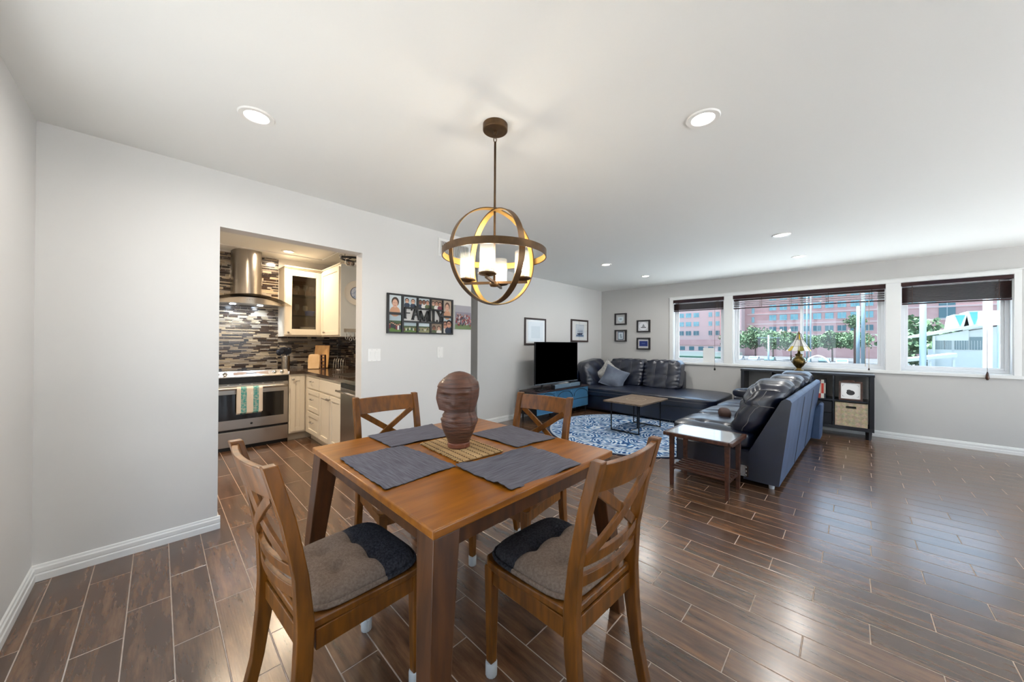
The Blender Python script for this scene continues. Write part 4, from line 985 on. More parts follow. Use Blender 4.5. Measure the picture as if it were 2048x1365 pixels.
for y in (.055, d_-.055): B().box(.07, y-.009, .13, w_-.05, y+.009, .155).build('shelf_rail', 'walnut', t, bevel=.002)
for k in range(6): B().box(.055+.064*k, .045, .155, .055+.064*k+.032, d_-.045, .17).build('shelf_slat', 'walnut2', t, bevel=.003)

# ---- coffee table
t = thing('coffee_table', 'low coffee table with pale wood top and black wire frame on the rug', 'coffee table', (4.94, 2.25, .0135), R(-2))
MAT['oaktop'] = M('weathered_oak', '#8f7b66', .35, col2='#6d5b4a', scale=4, stretch=(1, 8, 8)); MAT['inlay'] = M('pale_ring_inlay', '#c5b9a6', .4)
hx, hy, hz = .43, .29, .437
o = B().box(-hx, -hy, hz-.022, hx, hy, hz).build('tabletop', 'oaktop', t, bevel=.002)
b = B()
for k in range(10):
    a0 = 2*PI*k/10; pts = [(.15*math.cos(a0+.5*i/6), .13*math.sin(a0+.5*i/6), hz+.0002) for i in range(7)]; b.tube(pts, .006, 4)
b.v = [(x, y, hz+.0006 if z > hz else hz) for x, y, z in b.v]; b.build('ring_inlay', 'inlay', o)
for sx_ in (-1, 1):
    b = B(); x = sx_*(hx-.09); b.tube([(x, -.21, hz-.022), (x, -.21, .014), (x, .21, .014), (x, .21, hz-.022)], .013, 4); b.build('frame_loop', 'iron', t)
B().tube([(-hx+.09, -.02, .008), (hx-.09, -.02, .008)], .006, 6).build('cross_rail', 'chrome', t); B().tube([(0, -.02, .008), (0, -.02, hz-.02)], .012, 4).build('centre_post', 'iron', t)

# ---- round rug
def rug_mat():
    m = bpy.data.materials.new('blue_medallion_rug'); m.use_nodes = True; t_ = m.node_tree; N = t_.nodes; L = t_.links; b_ = N['Principled BSDF']; b_.inputs['Roughness'].default_value = .95; b_.inputs['Specular IOR Level'].default_value = .1
    tcn = N.new('ShaderNodeTexCoord'); ds = N.new('ShaderNodeTexNoise'); ds.inputs['Scale'].default_value = 5; mxv = N.new('ShaderNodeMix'); mxv.data_type = 'VECTOR'; mxv.inputs['Factor'].default_value = .12
    L.new(tcn.outputs['Object'], ds.inputs['Vector']); L.new(tcn.outputs['Object'], mxv.inputs['A']); L.new(ds.outputs['Color'], mxv.inputs['B'])
    vo = N.new('ShaderNodeTexVoronoi'); vo.inputs['Scale'].default_value = 3.0; vo.inputs['Randomness'].default_value = .75; L.new(mxv.outputs['Result'], vo.inputs['Vector'])
    mm = N.new('ShaderNodeMath'); mm.operation = 'MULTIPLY'; mm.inputs[1].default_value = 58; L.new(vo.outputs['Distance'], mm.inputs[0]); si = N.new('ShaderNodeMath'); si.operation = 'SINE'; L.new(mm.outputs[0], si.inputs[0])
    nz = N.new('ShaderNodeTexNoise'); nz.inputs['Scale'].default_value = 15; nz.inputs['Detail'].default_value = 4; L.new(tcn.outputs['Object'], nz.inputs['Vector'])
    n2 = N.new('ShaderNodeMath'); n2.operation = 'MULTIPLY_ADD'; n2.inputs[1].default_value = 5.5; n2.inputs[2].default_value = -2.75; L.new(nz.outputs['Fac'], n2.inputs[0])
    ad = N.new('ShaderNodeMath'); L.new(si.outputs[0], ad.inputs[0]); L.new(n2.outputs[0], ad.inputs[1])
    rp = N.new('ShaderNodeValToRGB'); e = rp.color_ramp.elements; mr = N.new('ShaderNodeMapRange'); mr.inputs[1].default_value = -1.6; mr.inputs[2].default_value = 1.6; L.new(ad.outputs[0], mr.inputs[0]); L.new(mr.outputs[0], rp.inputs[0])
    e[0].position = .12; e[0].color = lin('#2a4474'); e[1].position = .9; e[1].color = lin('#dbe2e9')
    for p_, c_ in ((.35, '#4a78ad'), (.52, '#6f9cc8'), (.6, '#b5cbdd')): x = e.new(p_); x.color = lin(c_)
    ln = N.new('ShaderNodeVectorMath'); ln.operation = 'LENGTH'; L.new(tcn.outputs['Object'], ln.inputs[0]); r2 = N.new('ShaderNodeMath'); r2.operation = 'MULTIPLY'; r2.inputs[1].default_value = 1; L.new(ln.outputs['Value'], r2.inputs[0])
    bd = N.new('ShaderNodeValToRGB'); bd.color_ramp.interpolation = 'CONSTANT'; q = bd.color_ramp.elements; q[0].position = 0; q[0].color = (0, 0, 0, 1); q[1].position = .90; q[1].color = (1, 1, 1, 1)
    for p_, v_ in ((.93, 0), (1.085, 1)): x = q.new(p_); x.color = (v_, v_, v_, 1)
    sc = N.new('ShaderNodeMath'); sc.operation = 'DIVIDE'; sc.inputs[1].default_value = 1.15; L.new(r2.outputs[0], sc.inputs[0])
    q[1].position = .80; q[2].position = .825; q[3].position = .97; L.new(sc.outputs[0], bd.inputs[0])
    mx = N.new('ShaderNodeMix'); mx.data_type = 'RGBA'; mx.inputs['B'].default_value = lin('#b9c6d2'); L.new(bd.outputs[0], mx.inputs['Factor']); L.new(rp.outputs[0], mx.inputs['A']); L.new(mx.outputs['Result'], b_.inputs['Base Color'])
    return m
MAT['rug'] = rug_mat()
t = thing('round_rug', 'round blue and white patterned rug under the coffee table', 'rug', (4.77, 2.27, 0))
B().lathe([(.001, .001), (1.145, .001), (1.15, .006), (1.14, .012), (.001, .0125)], 96).build('pile', 'rug', t); B().tube([(1.15*math.cos(2*PI*i/96), 1.15*math.sin(2*PI*i/96), .006) for i in range(96)], .006, 6, True).build('binding', M('rug_binding', '#2c4468', .9), t)

# ---- television, sound bar, console
CX0, CX1, CY0, CY1, CZ = 4.14, 5.63, 3.485, 3.86, .497
t = thing('media_console', 'dark media console with ribbed doors tinted with reflected window blue under the television', 'media console', (CX0, CY0, 0)); wd = CX1-CX0; dp = CY1-CY0
MAT['door'] = M('ribbed_reflected_blue', '#5b93b8', .22, .35, spec=.6)  # blue window reflection painted into the door colour
B().box(-.01, -.01, CZ-.022, wd+.01, dp, CZ).build('top', M('console_top', '#3a2a2c', .4, col2='#2b2022', scale=5, stretch=(1, 8, 8)), t, bevel=.002)
b = B(); b.box(0, .02, .12, .02, dp, CZ-.022); b.box(wd-.02, .02, .12, wd, dp, CZ-.022); b.box(.02, .02, .12, wd-.02, dp, .14); b.box(.02, dp-.015, .14, wd-.02, dp, CZ-.022)
b.build('carcass', 'iron', t)
dw = (wd-.02)/3
for k in range(3):
    x0 = .01+dw*k+.003; x1 = .01+dw*(k+1)-.003; z0, z1 = .125, CZ-.026
    d = B().box(x0, .006, z0, x1, .02, z1).build('door', 'door', t, bevel=.002)
    b = B(); nr = 26
    for i in range(nr): b.box(x0+.02+(x1-x0-.04)*i/nr, .001, z0+.02, x0+.02+(x1-x0-.04)*(i+.55)/nr, .007, z1-.02)
    b.build('ribs', 'door', d)
    b = B(); b.tube([(x0+(x1-x0)*.5+(x1-x0)*.46*math.cos(a), .0, z1-.14+.12*math.sin(a)) for a in [PI*i/16 for i in range(17)]], .004, 5); b.tube([(x0+.01, .0, (z0+z1)/2-.02), (x1-.01, .0, (z0+z1)/2-.02)], .003, 5); b.build('arc_trim', 'iron', d)
for x in (.04, wd/2, wd-.04):
    for y in (.04, dp-.04): B().tube([(x, y, .12), (x, y, 0)], [.014, .01], 8).build('leg', 'iron', t)
t = thing('television', 'large black flat television on the media console', 'television', (4.90, 3.66, CZ+.001))
B().box(-.61, -.006, .082, .61, .025, .792).build('housing', 'iron', t, bevel=.003); B().box(-.603, -.008, .096, .603, -.0055, .786).build('screen', 'screen', t); B().box(-.61, -.010, .074, .61, .02, .094).build('lower_bezel', M('silver_bezel', '#8d939b', .3, .8), t, bevel=.002)
for sx_ in (-1, 1):
    b = B(); b.bar((sx_*.42, .008, .08), (sx_*.42, .008, .012), .03, .02, (0, 1, 0)); b.box(sx_*.42-.10, -.09, 0, sx_*.42+.10, .11, .012); b.build('stand_foot', 'black', t, bevel=.002)
t = thing('sound_bar', 'small grey sound bar in front of the television', 'speaker', (4.98, 3.528, CZ+.001))
B().box(-.38, -.035, .006, .38, .025, .07).build('body', M('speaker_cloth', '#6f8494', .4, .2, bump=.3, bscale=200), t, bevel=.006)
for x in (-.39, .39): B().box(x-.02, -.037, 0, x+.02, .027, .073).build('end_cap', 'black', t, bevel=.004)
b = B(); b.lathe([(.006, 0), (.001, .002)], 10); b.v = [(x+.06, -.036-z, y+.045) for x, y, z in b.v]; b.build('indicator', 'white', t)
o = B().box(0, 0, 0, .12, .08, .02).build('remote_box', 'black', None, (4.22, 3.51, CZ+.001), R(8), bevel=.003); tag(o, 'small black box at the left end of the media console', 'box')

# ---- bookshelf under the middle window
BX, BY0, BY1, BZ0, BZ1 = 6.60, -.242, 1.255, .11, .874
t = thing('low_bookcase', 'black low cube bookcase standing under the wide middle window', 'bookcase', (BX, BY0, 0)); L_ = BY1-BY0; D_ = .375
B().box(-.005, -.004, BZ1-.03, D_, L_+.004, BZ1).build('top', 'darkwood', t, bevel=.003); B().box(0, 0, BZ0, D_, L_, BZ0+.045).build('bottom_board', 'darkwood', t)
for y in (0, L_-.045): B().box(0, y, BZ0+.045, D_, y+.045, BZ1-.03).build('side_panel', 'darkwood', t, bevel=.002)
cw = (L_-.09)/4
for k in (1, 2, 3): B().box(.004, .045+cw*k-.008, BZ0+.045, D_, .045+cw*k+.008, BZ1-.03).build('divider', 'darkwood', t)
zm = .50
for k in range(4): B().box(.004, .045+cw*k+.008, zm-.01, D_, .045+cw*(k+1)-.008, zm+.01).build('shelf', 'darkwood', t)
for y in (.05, L_/2, L_-.05):
    for x in (.05, D_-.05): B().tube([(x, y, BZ0), (x, y, 0)], [.032, .025], 4).build('leg', 'darkwood', t)
def cell(k): return BY0+.045+cw*k+.008, BY0+.045+cw*(k+1)-.008
# bins and basket in the lower row
MAT['bin'] = M('dark_fabric_bin', '#141922', .6)
def binbox(k, label, mat='bin', nm='storage_bin'):
    y0, y1 = cell(k); y0 += .008; y1 -= .008; t_ = thing(nm, label, 'bin', (BX+.012, (y0+y1)/2, BZ0+.047), group='bins in the lower row of the bookcase'); hw = (y1-y0)/2; hh = zm-.01-(BZ0+.047)-.012
    return t_, hw, hh
for k, lb in ((1, 'dark storage drawer in the lower row, beside the woven basket'), (2, 'dark storage bin in the lower row of the bookcase, hidden behind the sofa'), (3, 'dark storage bin in the lower row at the far left of the bookcase')):
    t_, hw, hh = binbox(k, lb); B().box(0, -hw, 0, .33, hw, hh/2-.003).build('drawer_front', 'bin', t_, bevel=.004); B().box(0, -hw, hh/2+.003, .33, hw, hh).build('drawer_front', 'bin', t_, bevel=.004)
t_, hw, hh = binbox(0, 'woven straw basket with a slot handle in the bookcase', nm='woven_basket')
def weave():
    m = M('bamboo_weave', '#b39b6f', .6, spec=.3); T_ = m.node_tree; N = T_.nodes; L = T_.links; b_ = N['Principled BSDF']; tcn = N.new('ShaderNodeTexCoord'); mp = N.new('ShaderNodeMapping'); mp.inputs['Rotation'].default_value = (R(45), 0, 0); mp.inputs['Scale'].default_value = (1, 22, 22)
    ch = N.new('ShaderNodeTexChecker'); ch.inputs['Scale'].default_value = 1; ch.inputs['Color1'].default_value = lin('#bda67a'); ch.inputs['Color2'].default_value = lin('#b09970'); L.new(tcn.outputs['Object'], mp.inputs[0]); L.new(mp.outputs[0], ch.inputs['Vector'])
    nz = N.new('ShaderNodeTexNoise'); nz.inputs['Scale'].default_value = 30; L.new(tcn.outputs['Object'], nz.inputs['Vector']); mx = N.new('ShaderNodeMix'); mx.data_type = 'RGBA'; mx.blend_type = 'OVERLAY'; mx.inputs['Factor'].default_value = .5; L.new(ch.outputs['Color'], mx.inputs['A']); L.new(nz.outputs['Color'], mx.inputs['B'])
    hs = N.new('ShaderNodeHueSaturation'); hs.inputs['Saturation'].default_value = .7; L.new(mx.outputs['Result'], hs.inputs['Color']); L.new(hs.outputs[0], b_.inputs['Base Color'])
    bp = N.new('ShaderNodeBump'); bp.inputs['Strength'].default_value = .6; bp.inputs['Distance'].default_value = .004; L.new(ch.outputs['Fac'], bp.inputs['Height']); L.new(bp.outputs[0], b_.inputs['Normal']); return m
MAT['weave'] = weave()
b = B(); b.box(0, -hw, 0, .012, hw, hh-.075); b.box(0, -hw, hh-.045, .012, hw, hh); b.box(0, -hw, hh-.075, .012, -.05, hh-.045); b.box(0, .05, hh-.075, .012, hw, hh-.045); b.box(.012, -hw, 0, .32, -hw+.008, hh); b.box(.012, hw-.008, 0, .32, hw, hh); b.box(.31, -hw, 0, .32, hw, hh); b.box(.012, -hw, 0, .32, hw, .008)
b.build('woven_body', 'weave', t_); b = B(); b.tube([(-.001, -.05+.1*i/8, hh-.06) for i in range(9)], .004, 5); b.build('handle_slot', 'black', t_)
B().box(.013, -.06, hh-.08, .02, .06, hh-.04).build('slot_liner', 'black', t_)
# framed print on the shelf
def frame_obj(name, label, cat, loc, rot, w_, h_, mat_f, fw=.02, depth=.02, matw=.0, group=None):
    """frame in the local xz plane, front towards -y, origin at bottom centre"""
    t_ = thing(name, label, cat, loc, 0, group); t_.rotation_euler = rot
    b = B(); b.box(-w_/2, -depth, 0, w_/2, 0, fw); b.box(-w_/2, -depth, h_-fw, w_/2, 0, h_); b.box(-w_/2, -depth, fw, -w_/2+fw, 0, h_-fw); b.box(w_/2-fw, -depth, fw, w_/2, 0, h_-fw); b.build('frame', mat_f, t_, bevel=.002)
    B().box(-w_/2+fw, -depth*.45, fw, w_/2-fw, -.001, h_-fw).build('mat_board', 'paper', t_)
    return t_
def poly_print(parent, shapes, y, name='print'):
    """flat print: shapes = [(kind, colour, args)] layered"""
    mats = []; b = B()
    for i, (k, c_, a) in enumerate(shapes):
        if c_ not in mats: mats.append(c_)
        b.mat(mats.index(c_)); yy = y-.00012*i
        if k == 'r': x0, z0, x1, z1 = a; b.add([(x0, yy, z0), (x1, yy, z0), (x1, yy, z1), (x0, yy, z1)], [(0, 1, 2, 3)])
        elif k == 'e': cx, cz, rx, rz_ = a; n_ = 16; b.add([(cx+rx*math.cos(2*PI*j/n_), yy, cz+rz_*math.sin(2*PI*j/n_)) for j in range(n_)], [tuple(range(n_))])
        else: b.add([(x, yy, z) for x, z in a], [tuple(range(len(a)))])
    ms = []
    for c_ in mats:
        key = 'ink'+c_
        if key not in MAT: MAT[key] = M('print_ink_'+c_.lstrip('#'), c_, .6)
        ms.append(key)
    return b.build(name, ms, parent)
y0, y1 = cell(0); cy = (y0+y1)/2
t_ = frame_obj('framed_print', 'brown frame with a small dark print leaning inside the bookcase above the basket', 'picture frame', (BX+.03, cy+.005, zm+.0105), (R(-6), 0, R(-90)), .235, .26, 'walnut', .022, .02)
poly_print(t_, [('r', '#efefee', (-.094, .024, .094, .236)), ('e', '#2f2f31', (0, .105, .042, .034)), ('e', '#3a3a3c', (-.015, .13, .024, .016)), ('r', '#555558', (-.08, .05, -.06, .053)), ('r', '#555558', (-.08, .05, -.077, .07)), ('r', '#555558', (.06, .05, .08, .053)), ('r', '#555558', (.077, .05, .08, .07)), ('r', '#555558', (-.08, .207, -.06, .21)), ('r', '#555558', (-.08, .19, -.077, .21)), ('r', '#555558', (.06, .207, .08, .21)), ('r', '#555558', (.077, .19, .08, .21))], -.0095)
B().puff((-.02, -.01, .267), (.06, .012, .012), 6, 2.5).build('frame_crest', 'walnut', t_, smooth=True)
# books
bookc = ['#a33a32', '#d9d4cc', '#b9412f', '#2c3140', '#e4e0d8', '#7e2a2a', '#c8bfae', '#3b4352']
def book(x, y, z, th, h_, d_, c_, label, lean=0, flat=False, rz=0):
    t_ = thing('book', label, 'book', (x, y, z), rz, 'books in the low bookcase'); m_ = M('book_cloth', c_, .6)
    b = B(); b.box(0, -th/2, 0, d_, -th/2+.002, h_); b.box(0, th/2-.002, 0, d_, th/2, h_); b.box(0, -th/2+.002, 0, .002, th/2-.002, h_); b.build('cover', m_, t_); B().box(.003, -th/2+.002, .003, d_-.003, th/2-.002, h_-.003).build('pages', 'paper', t_)
    B().box(-.0006, -th/2+.003, h_*.25, 0, th/2-.003, h_*.8).build('spine_label', M('spine_label', '#d8d2c4' if c_ != '#d9d4cc' and c_ != '#e4e0d8' else '#c23b2e', .6), t_)
    t_.rotation_euler = (R(lean), R(90) if flat else 0, rz); return t_
y0, y1 = cell(1)
pos = y0+.06
for k, (c_, th, h_) in enumerate((('#2c3140', .018, .27), ('#e4e0d8', .032, .262), ('#a33a32', .03, .25), ('#d9d4cc', .022, .24), ('#7e2a2a', .026, .245), ('#3b4352', .024, .255))):
    pos += th/2+.001; book(BX+.05, pos+.012, zm+.011, th, h_, .19, c_, 'upright book beside the framed print, %s from the divider' % ('first, dark slim', 'second, thick cream', 'third, red', 'fourth, pale', 'fifth, dark red', 'sixth, slate')[k], 0); pos += th/2
y0, y1 = cell(3)
for k in range(4):
    o = tag(B().box(0, 0, 0, .22, .16, .028).build('book', [M('flat_book', ('#4a2430', '#7b6a5e', '#5a3a34', '#3a3034')[k], .6)], None, (BX+.04, y0+.03+.006*k, zm+.0105+.029*k), R((k*3) % 5-2), bevel=.002), 'book lying flat at the far left of the bookcase, %s of the pile' % ('bottom', 'second', 'third', 'top')[k], 'book', 'flat books in the low bookcase')
o = B().lathe([(.001, 0), (.06, .002), (.075, .02), (.05, .035), (.02, .04), (.001, .041)], 20).build('dark_dish', 'black', None, (BX+.13, y0+.1, zm+.128), smooth=True); tag(o, 'dark rounded dish on top of the flat books', 'dish')

# ---- table lamp
t = thing('table_lamp', 'brass urn lamp with a white and yellow stained glass bell shade on the bookcase', 'lamp', (6.80, .545, BZ1+.001))
B().lathe([(.062, 0), (.064, .008), (.05, .02), (.03, .03), (.03, .045), (.055, .075), (.078, .115), (.082, .15), (.07, .185), (.045, .205), (.04, .225), (.05, .24), (.05, .25), (.02, .262), (.014, .30), (.014, .33), (.001, .33)], 32).build('urn_base', 'brass', t, smooth=True)
for sx_ in (-1, 1): B().tube([(0, sx_*(.045+.05*math.sin(a)), .16+.05*math.cos(a)) for a in [PI*i/10 for i in range(11)]], .005, 6).build('urn_handle', 'brass', t, smooth=True)
B().tube([(0, 0, .33), (0, 0, .575)], .005, 8).build('stem', 'brass', t); B().lathe([(.022, .555), (.024, .562), (.012, .575), (.008, .59), (.001, .60)], 16).build('finial', 'brass', t, smooth=True)
def sg(n_, c_):
    m = M(n_, c_, .25, spec=.5); b_ = m.node_tree.nodes['Principled BSDF']; b_.inputs['Transmission Weight'].default_value = .25; return m
PG = [sg('milk_glass', '#e3e1da'), sg('amber_glass', '#c9a81e'), sg('smoke_glass', '#8f8a86'), sg('olive_glass', '#7e7420')]
def rsh(v): return .026+.108*(v**1.5)+.012*v
for k in range(12):
    a0, a1 = 2*PI*k/12, 2*PI*(k+1)/12
    for v0, v1, mi in ((0, .35, (1, 0, 2)[k % 3]), (.35, .75, (0, 0, 2, 0)[k % 4]), (.75, 1, (0, 1, 0, 3)[(k*5+1) % 4])):
        b = B()
        for off in (0, -.003):
            def f(u, v, off=off):
                vv = v0+(v1-v0)*v; a = a0+.02+(a1-a0-.04)*u; r_ = rsh(vv)+off; z = .56-.25*vv-(.012*math.sin(PI*u) if v1 == 1 and v > .9 else 0); return (r_*math.cos(a), r_*math.sin(a), z)
            b.grid(f, 5, 5)
        b.build('glass_panel', PG[mi], t, smooth=True)
b = B()
for k in range(12): a = 2*PI*k/12; b.tube([(rsh(v)*math.cos(a), rsh(v)*math.sin(a), .56-.25*v) for v in [i/10 for i in range(11)]], .0028, 5)
for v in (0, .35, .75): b.tube([(rsh(v)*math.cos(2*PI*i/36), rsh(v)*math.sin(2*PI*i/36), .56-.25*v) for i in range(36)], .0026, 5, True)
b.build('lead_came', M('lead_came', '#4a4238', .5, .6), t)

# ---- pictures on the walls
MAT['frbrown'] = M('dark_brown_frame', '#3b2a26', .4); MAT['frgrey'] = M('charcoal_frame', '#2d2a2b', .5)
MAT['picglass'] = glass('picture_glass', (1, 1, 1), .02, 1.8)
def wallpic(label, x0, x1, z0, z1, shapes, fw=.035):
    w_ = x1-x0; h_ = z1-z0; t_ = frame_obj('wall_picture', label, 'picture', ((x0+x1)/2, YL-.001, z0), (0, 0, 0), w_, h_, 'frbrown', fw, .022); poly_print(t_, shapes(w_, h_), -.0105)
    B().box(-w_/2+fw, -.016, fw, w_/2-fw, -.0145, h_-fw).build('glazing', 'picglass', t_); return t_
wallpic('brown framed picture whose glass mirrors the bright window, left above the television', 4.40, 4.98, 1.235, 1.712, lambda w_, h_: [('r', '#dfe3e6', (-w_*.36, h_*.14, w_*.36, h_*.86)), ('r', '#cfd6da', (-w_*.2, h_*.25, w_*.22, h_*.7))], .03)
def ship(w_, h_):
    q = [('r', '#b9c3cf', (-w_*.23, h_*.22, w_*.25, h_*.78)), ('r', '#d7dde3', (-w_*.21, h_*.24, w_*.23, h_*.76)), ('r', '#5c7396', (-w_*.2, h_*.25, w_*.22, h_*.33)), ('p', '#2c3c5c', [(-w_*.16, h_*.4), (-w_*.12, h_*.32), (w_*.14, h_*.32), (w_*.2, h_*.42)])]
    for i in range(4): q.append(('p', '#8494ab', [(-w_*.13+w_*.08*i, h_*.43), (-w_*.07+w_*.08*i, h_*.45), (-w_*.1+w_*.08*i, h_*.64)])); q.append(('r', '#41506a', (-w_*.102+w_*.08*i, h_*.4, -w_*.098+w_*.08*i, h_*.7)))
    return q
wallpic('brown framed blue ship print on the living room wall, right of the television', 5.785, 6.415, 1.293, 1.757, ship, .035)
def smallpic(label, y0, y1, z0, z1, shapes):
    w_ = y1-y0; h_ = z1-z0; t_ = frame_obj('small_picture', label, 'picture', (XW-.001, (y0+y1)/2, z0), (0, 0, R(-90)), w_, h_, 'frgrey', .028, .045, group='four small framed pictures beside the windows')
    poly_print(t_, shapes(w_/2-.028, h_), -.0212)
    return t_
smallpic('small dark frame with a pale shield-shaped print, upper left of four', 3.40, 3.665, 1.672, 1.921, lambda a, h: [('r', '#c2c3c2', (-a, .03, a, h-.03)), ('p', '#d3dee3', [(-a*.6, h*.68), (a*.6, h*.68), (a*.6, h*.4), (0, h*.2), (-a*.6, h*.4)]), ('e', '#9aa9b4', (0, h*.5, a*.3, h*.06))])
smallpic('small dark frame with an upright blue-edged print, lower left of four', 3.397, 3.664, 1.31, 1.564, lambda a, h: [('r', '#b9b5b6', (-a, .03, a, h-.03)), ('r', '#3f5573', (-a*.62, h*.16, a*.62, h*.84)), ('r', '#cfdbe2', (-a*.5, h*.22, a*.5, h*.78)), ('e', '#8fa0ae', (0, h*.55, a*.2, h*.12)), ('e', '#8fa0ae', (a*.1, h*.38, a*.25, h*.08))])
smallpic('small dark frame with a sailing ship drawing, upper right of four', 2.893, 3.167, 1.503, 1.756, lambda a, h: [('r', '#cfd0d4', (-a, .03, a, h-.03)), ('e', '#e7e9ee', (0, h*.5, a*.85, h*.33)), ('r', '#3a3b40', (-a*.5, h*.36, a*.5, h*.42)), ('p', '#8d929a', [(-a*.3, h*.44), (a*.3, h*.44), (0, h*.7)])])
smallpic('small dark frame with a deep blue rectangle, lower right of four', 2.891, 3.166, 1.147, 1.392, lambda a, h: [('r', '#c4c3c6', (-a, .03, a, h-.03)), ('r', '#22357a', (-a*.8, h*.28, a*.8, h*.72)), ('r', '#4a5a96', (-a*.35, h*.48, a*.35, h*.56))])
# paper stand on the sill
t = thing('sill_card', 'white card standing on the sill of the narrow window', 'card', (XW+.02, 1.83, WZ0+.013))
b = B(); b.box(-.012, -.1, 0, .03, .1, .012); b.build('stand_base', 'white', t); o = B().box(0, -.095, .012, .006, .095, .26).build('card', 'paper', t)
# ================================================================== on the kitchen wall
def switch(label, xc, zc, n):
    w_ = .068+.046*(n-1)+.004; t = thing('light_switch', label, 'switch', (xc, YK, zc))
    B().box(-w_/2, -.006, -.057, w_/2, 0, .057).build('cover_plate', 'white', t, bevel=.002)
    for k in range(n):
        x = (k-(n-1)/2)*.046; o = B().prism([(-.0062, -.033), (-.0062, .033), (-.0105, .033), (-.008, 0), (-.0085, -.033)], 'x', x-.0165, x+.0165).build('rocker', 'white', t, bevel=.0008)
        for z in (-.048, .048): B().box(x-.002, -.0068, z-.002, x+.002, -.006, z+.002).build('screw', 'steel2', t)
switch('double white rocker switch beside the kitchen opening', 1.366, 1.157, 2)
switch('single white rocker switch below the photo frames', 2.07, 1.171, 1)
t = thing('air_vent', 'white louvred air vent high on the wall behind the pendant', 'vent', (2.245, YK, 2.275)); w_, h_ = .42, .19
b = B(); b.box(-w_/2, -.012, -h_/2, w_/2, 0, -h_/2+.025); b.box(-w_/2, -.012, h_/2-.025, w_/2, 0, h_/2); b.box(-w_/2, -.012, -h_/2+.025, -w_/2+.025, 0, h_/2-.025); b.box(w_/2-.025, -.012, -h_/2+.025, w_/2, 0, h_/2-.025); b.build('vent_frame', 'white', t, bevel=.002)
B().box(-w_/2+.025, -.002, -h_/2+.025, w_/2-.025, 0, h_/2-.025).build('vent_backing', M('vent_dark', '#4a4138', .8), t)
for k in range(17): x = -w_/2+.036+k*.0215; B().bar((x, -.007, -h_/2+.025), (x, -.007, h_/2-.025), .0015, .012, (.5, -1, 0)).build('louvre', 'white', t)

# FAMILY photo frame
FX0, FX1, FZ0, FZ1 = 1.476, 2.221, 1.358, 1.734; FW, FH = FX1-FX0, FZ1-FZ0
t = thing('photo_collage_frame', 'black collage frame of ten photographs around the word FAMILY', 'photo frame', (FX0, YK-.001, FZ0))
fr = M('black_collage_frame', '#181513', .4)
# cells: (x0,x1,z0,z1) as fractions from the left / top
cx = [.028, .195, .225, .415, .44, .615, .64, .815, .835, .975]
cells = [(cx[0], cx[1], .04, .47), (cx[0], cx[1], .53, .96), (cx[2], cx[3], .05, .31), (cx[4], cx[5], .05, .31), (cx[6], cx[7], .05, .31), (cx[2], cx[3], .71, .96), (cx[4], cx[5], .71, .96), (cx[6], cx[7], .71, .96), (cx[8], cx[9], .04, .47), (cx[8], cx[9], .53, .96)]
xs = sorted({0, 1, *cx}); zs = sorted({0, 1, .04, .05, .31, .355, .47, .53, .665, .71, .96})
opening = (cx[2], cx[7], .355, .665)
b = B()
for i in range(len(xs)-1):
    for j in range(len(zs)-1):
        mx_, mz = (xs[i]+xs[i+1])/2, (zs[j]+zs[j+1])/2
        if any(c[0] < mx_ < c[1] and c[2] < mz < c[3] for c in cells+[opening]): continue
        b.box(xs[i]*FW, -.022, (1-zs[j+1])*FH, xs[i+1]*FW, -.004, (1-zs[j])*FH)
b.build('frame', fr, t)
SK = ['#c69076', '#8a5a44', '#d3a58c']; HR = ['#1f1714', '#3a2519', '#5a4030']
def photo(kind, w_, h_, rn):
    q = []; r_ = lambda a, b_: rn.uniform(a, b_)
    if kind == 'portrait':
        bgc = rn.choice(('#cdd6d8', '#b9a793', '#d9d2c8')); q = [('r', bgc, (0, 0, w_, h_)), ('e', rn.choice(HR), (w_*.52, h_*.62, w_*.3, h_*.28)), ('e', '#c49272', (w_*.5, h_*.05, w_*.42, h_*.3)), ('e', rn.choice(SK), (w_*.5, h_*.52, w_*.22, h_*.25)), ('e', '#3a2519', (w_*.42, h_*.56, w_*.03, h_*.015)), ('e', '#3a2519', (w_*.58, h_*.56, w_*.03, h_*.015)), ('e', '#a6524a', (w_*.5, h_*.40, w_*.06, h_*.018))]
    elif kind == 'pair':
        q = [('r', rn.choice(('#b8c4c8', '#8f7b68', '#c4b8a6')), (0, 0, w_, h_))]
        n_ = rn.choice((2, 2, 3))
        for k in range(n_):
            x = w_*(k+.6)/(n_+.2); z = h_*r_(.48, .58); s_ = h_*.24
            q += [('e', rn.choice(HR), (x, z+s_*.25, s_*.95, s_*1.05)), ('e', rn.choice(('#2c3648', '#7a3040', '#d9d4cc', '#4f5a3a')), (x, z-s_*1.7, s_*1.3, s_*1.1)), ('e', rn.choice(SK), (x, z, s_*.72, s_*.85)), ('r', '#241d1b', (x-s_*.5, z+s_*.12, x+s_*.5, z+s_*.3))]
    else:
        q = [('r', '#a9b7bd' if kind == 'team' else '#c6d2d8', (0, h_*.55, w_, h_)), ('r', '#5d7a3a' if kind != 'beach' else '#8d8b66', (0, 0, w_, h_*.55)), ('r', '#44583a', (0, h_*.5, w_, h_*.66))]
        n_ = 7 if kind == 'team' else 4
        for k in range(n_):
            x = w_*(k+.6)/(n_+.3); z = h_*r_(.42, .55); s_ = h_*.06
            q += [('r', rn.choice(('#d9d6d2', '#3a3f55', '#7a2f35', '#e6e2da', '#2f2f35')), (x-s_*.9, z-s_*5, x+s_*.9, z-s_)), ('e', rn.choice(SK), (x, z, s_*.8, s_*1.05)), ('e', rn.choice(HR), (x, z+s_*.6, s_*.85, s_*.6))]
    return q
kinds = ['portrait', 'team', 'pair', 'pair', 'pair', 'team', 'beach', 'pair', 'portrait', 'pair']
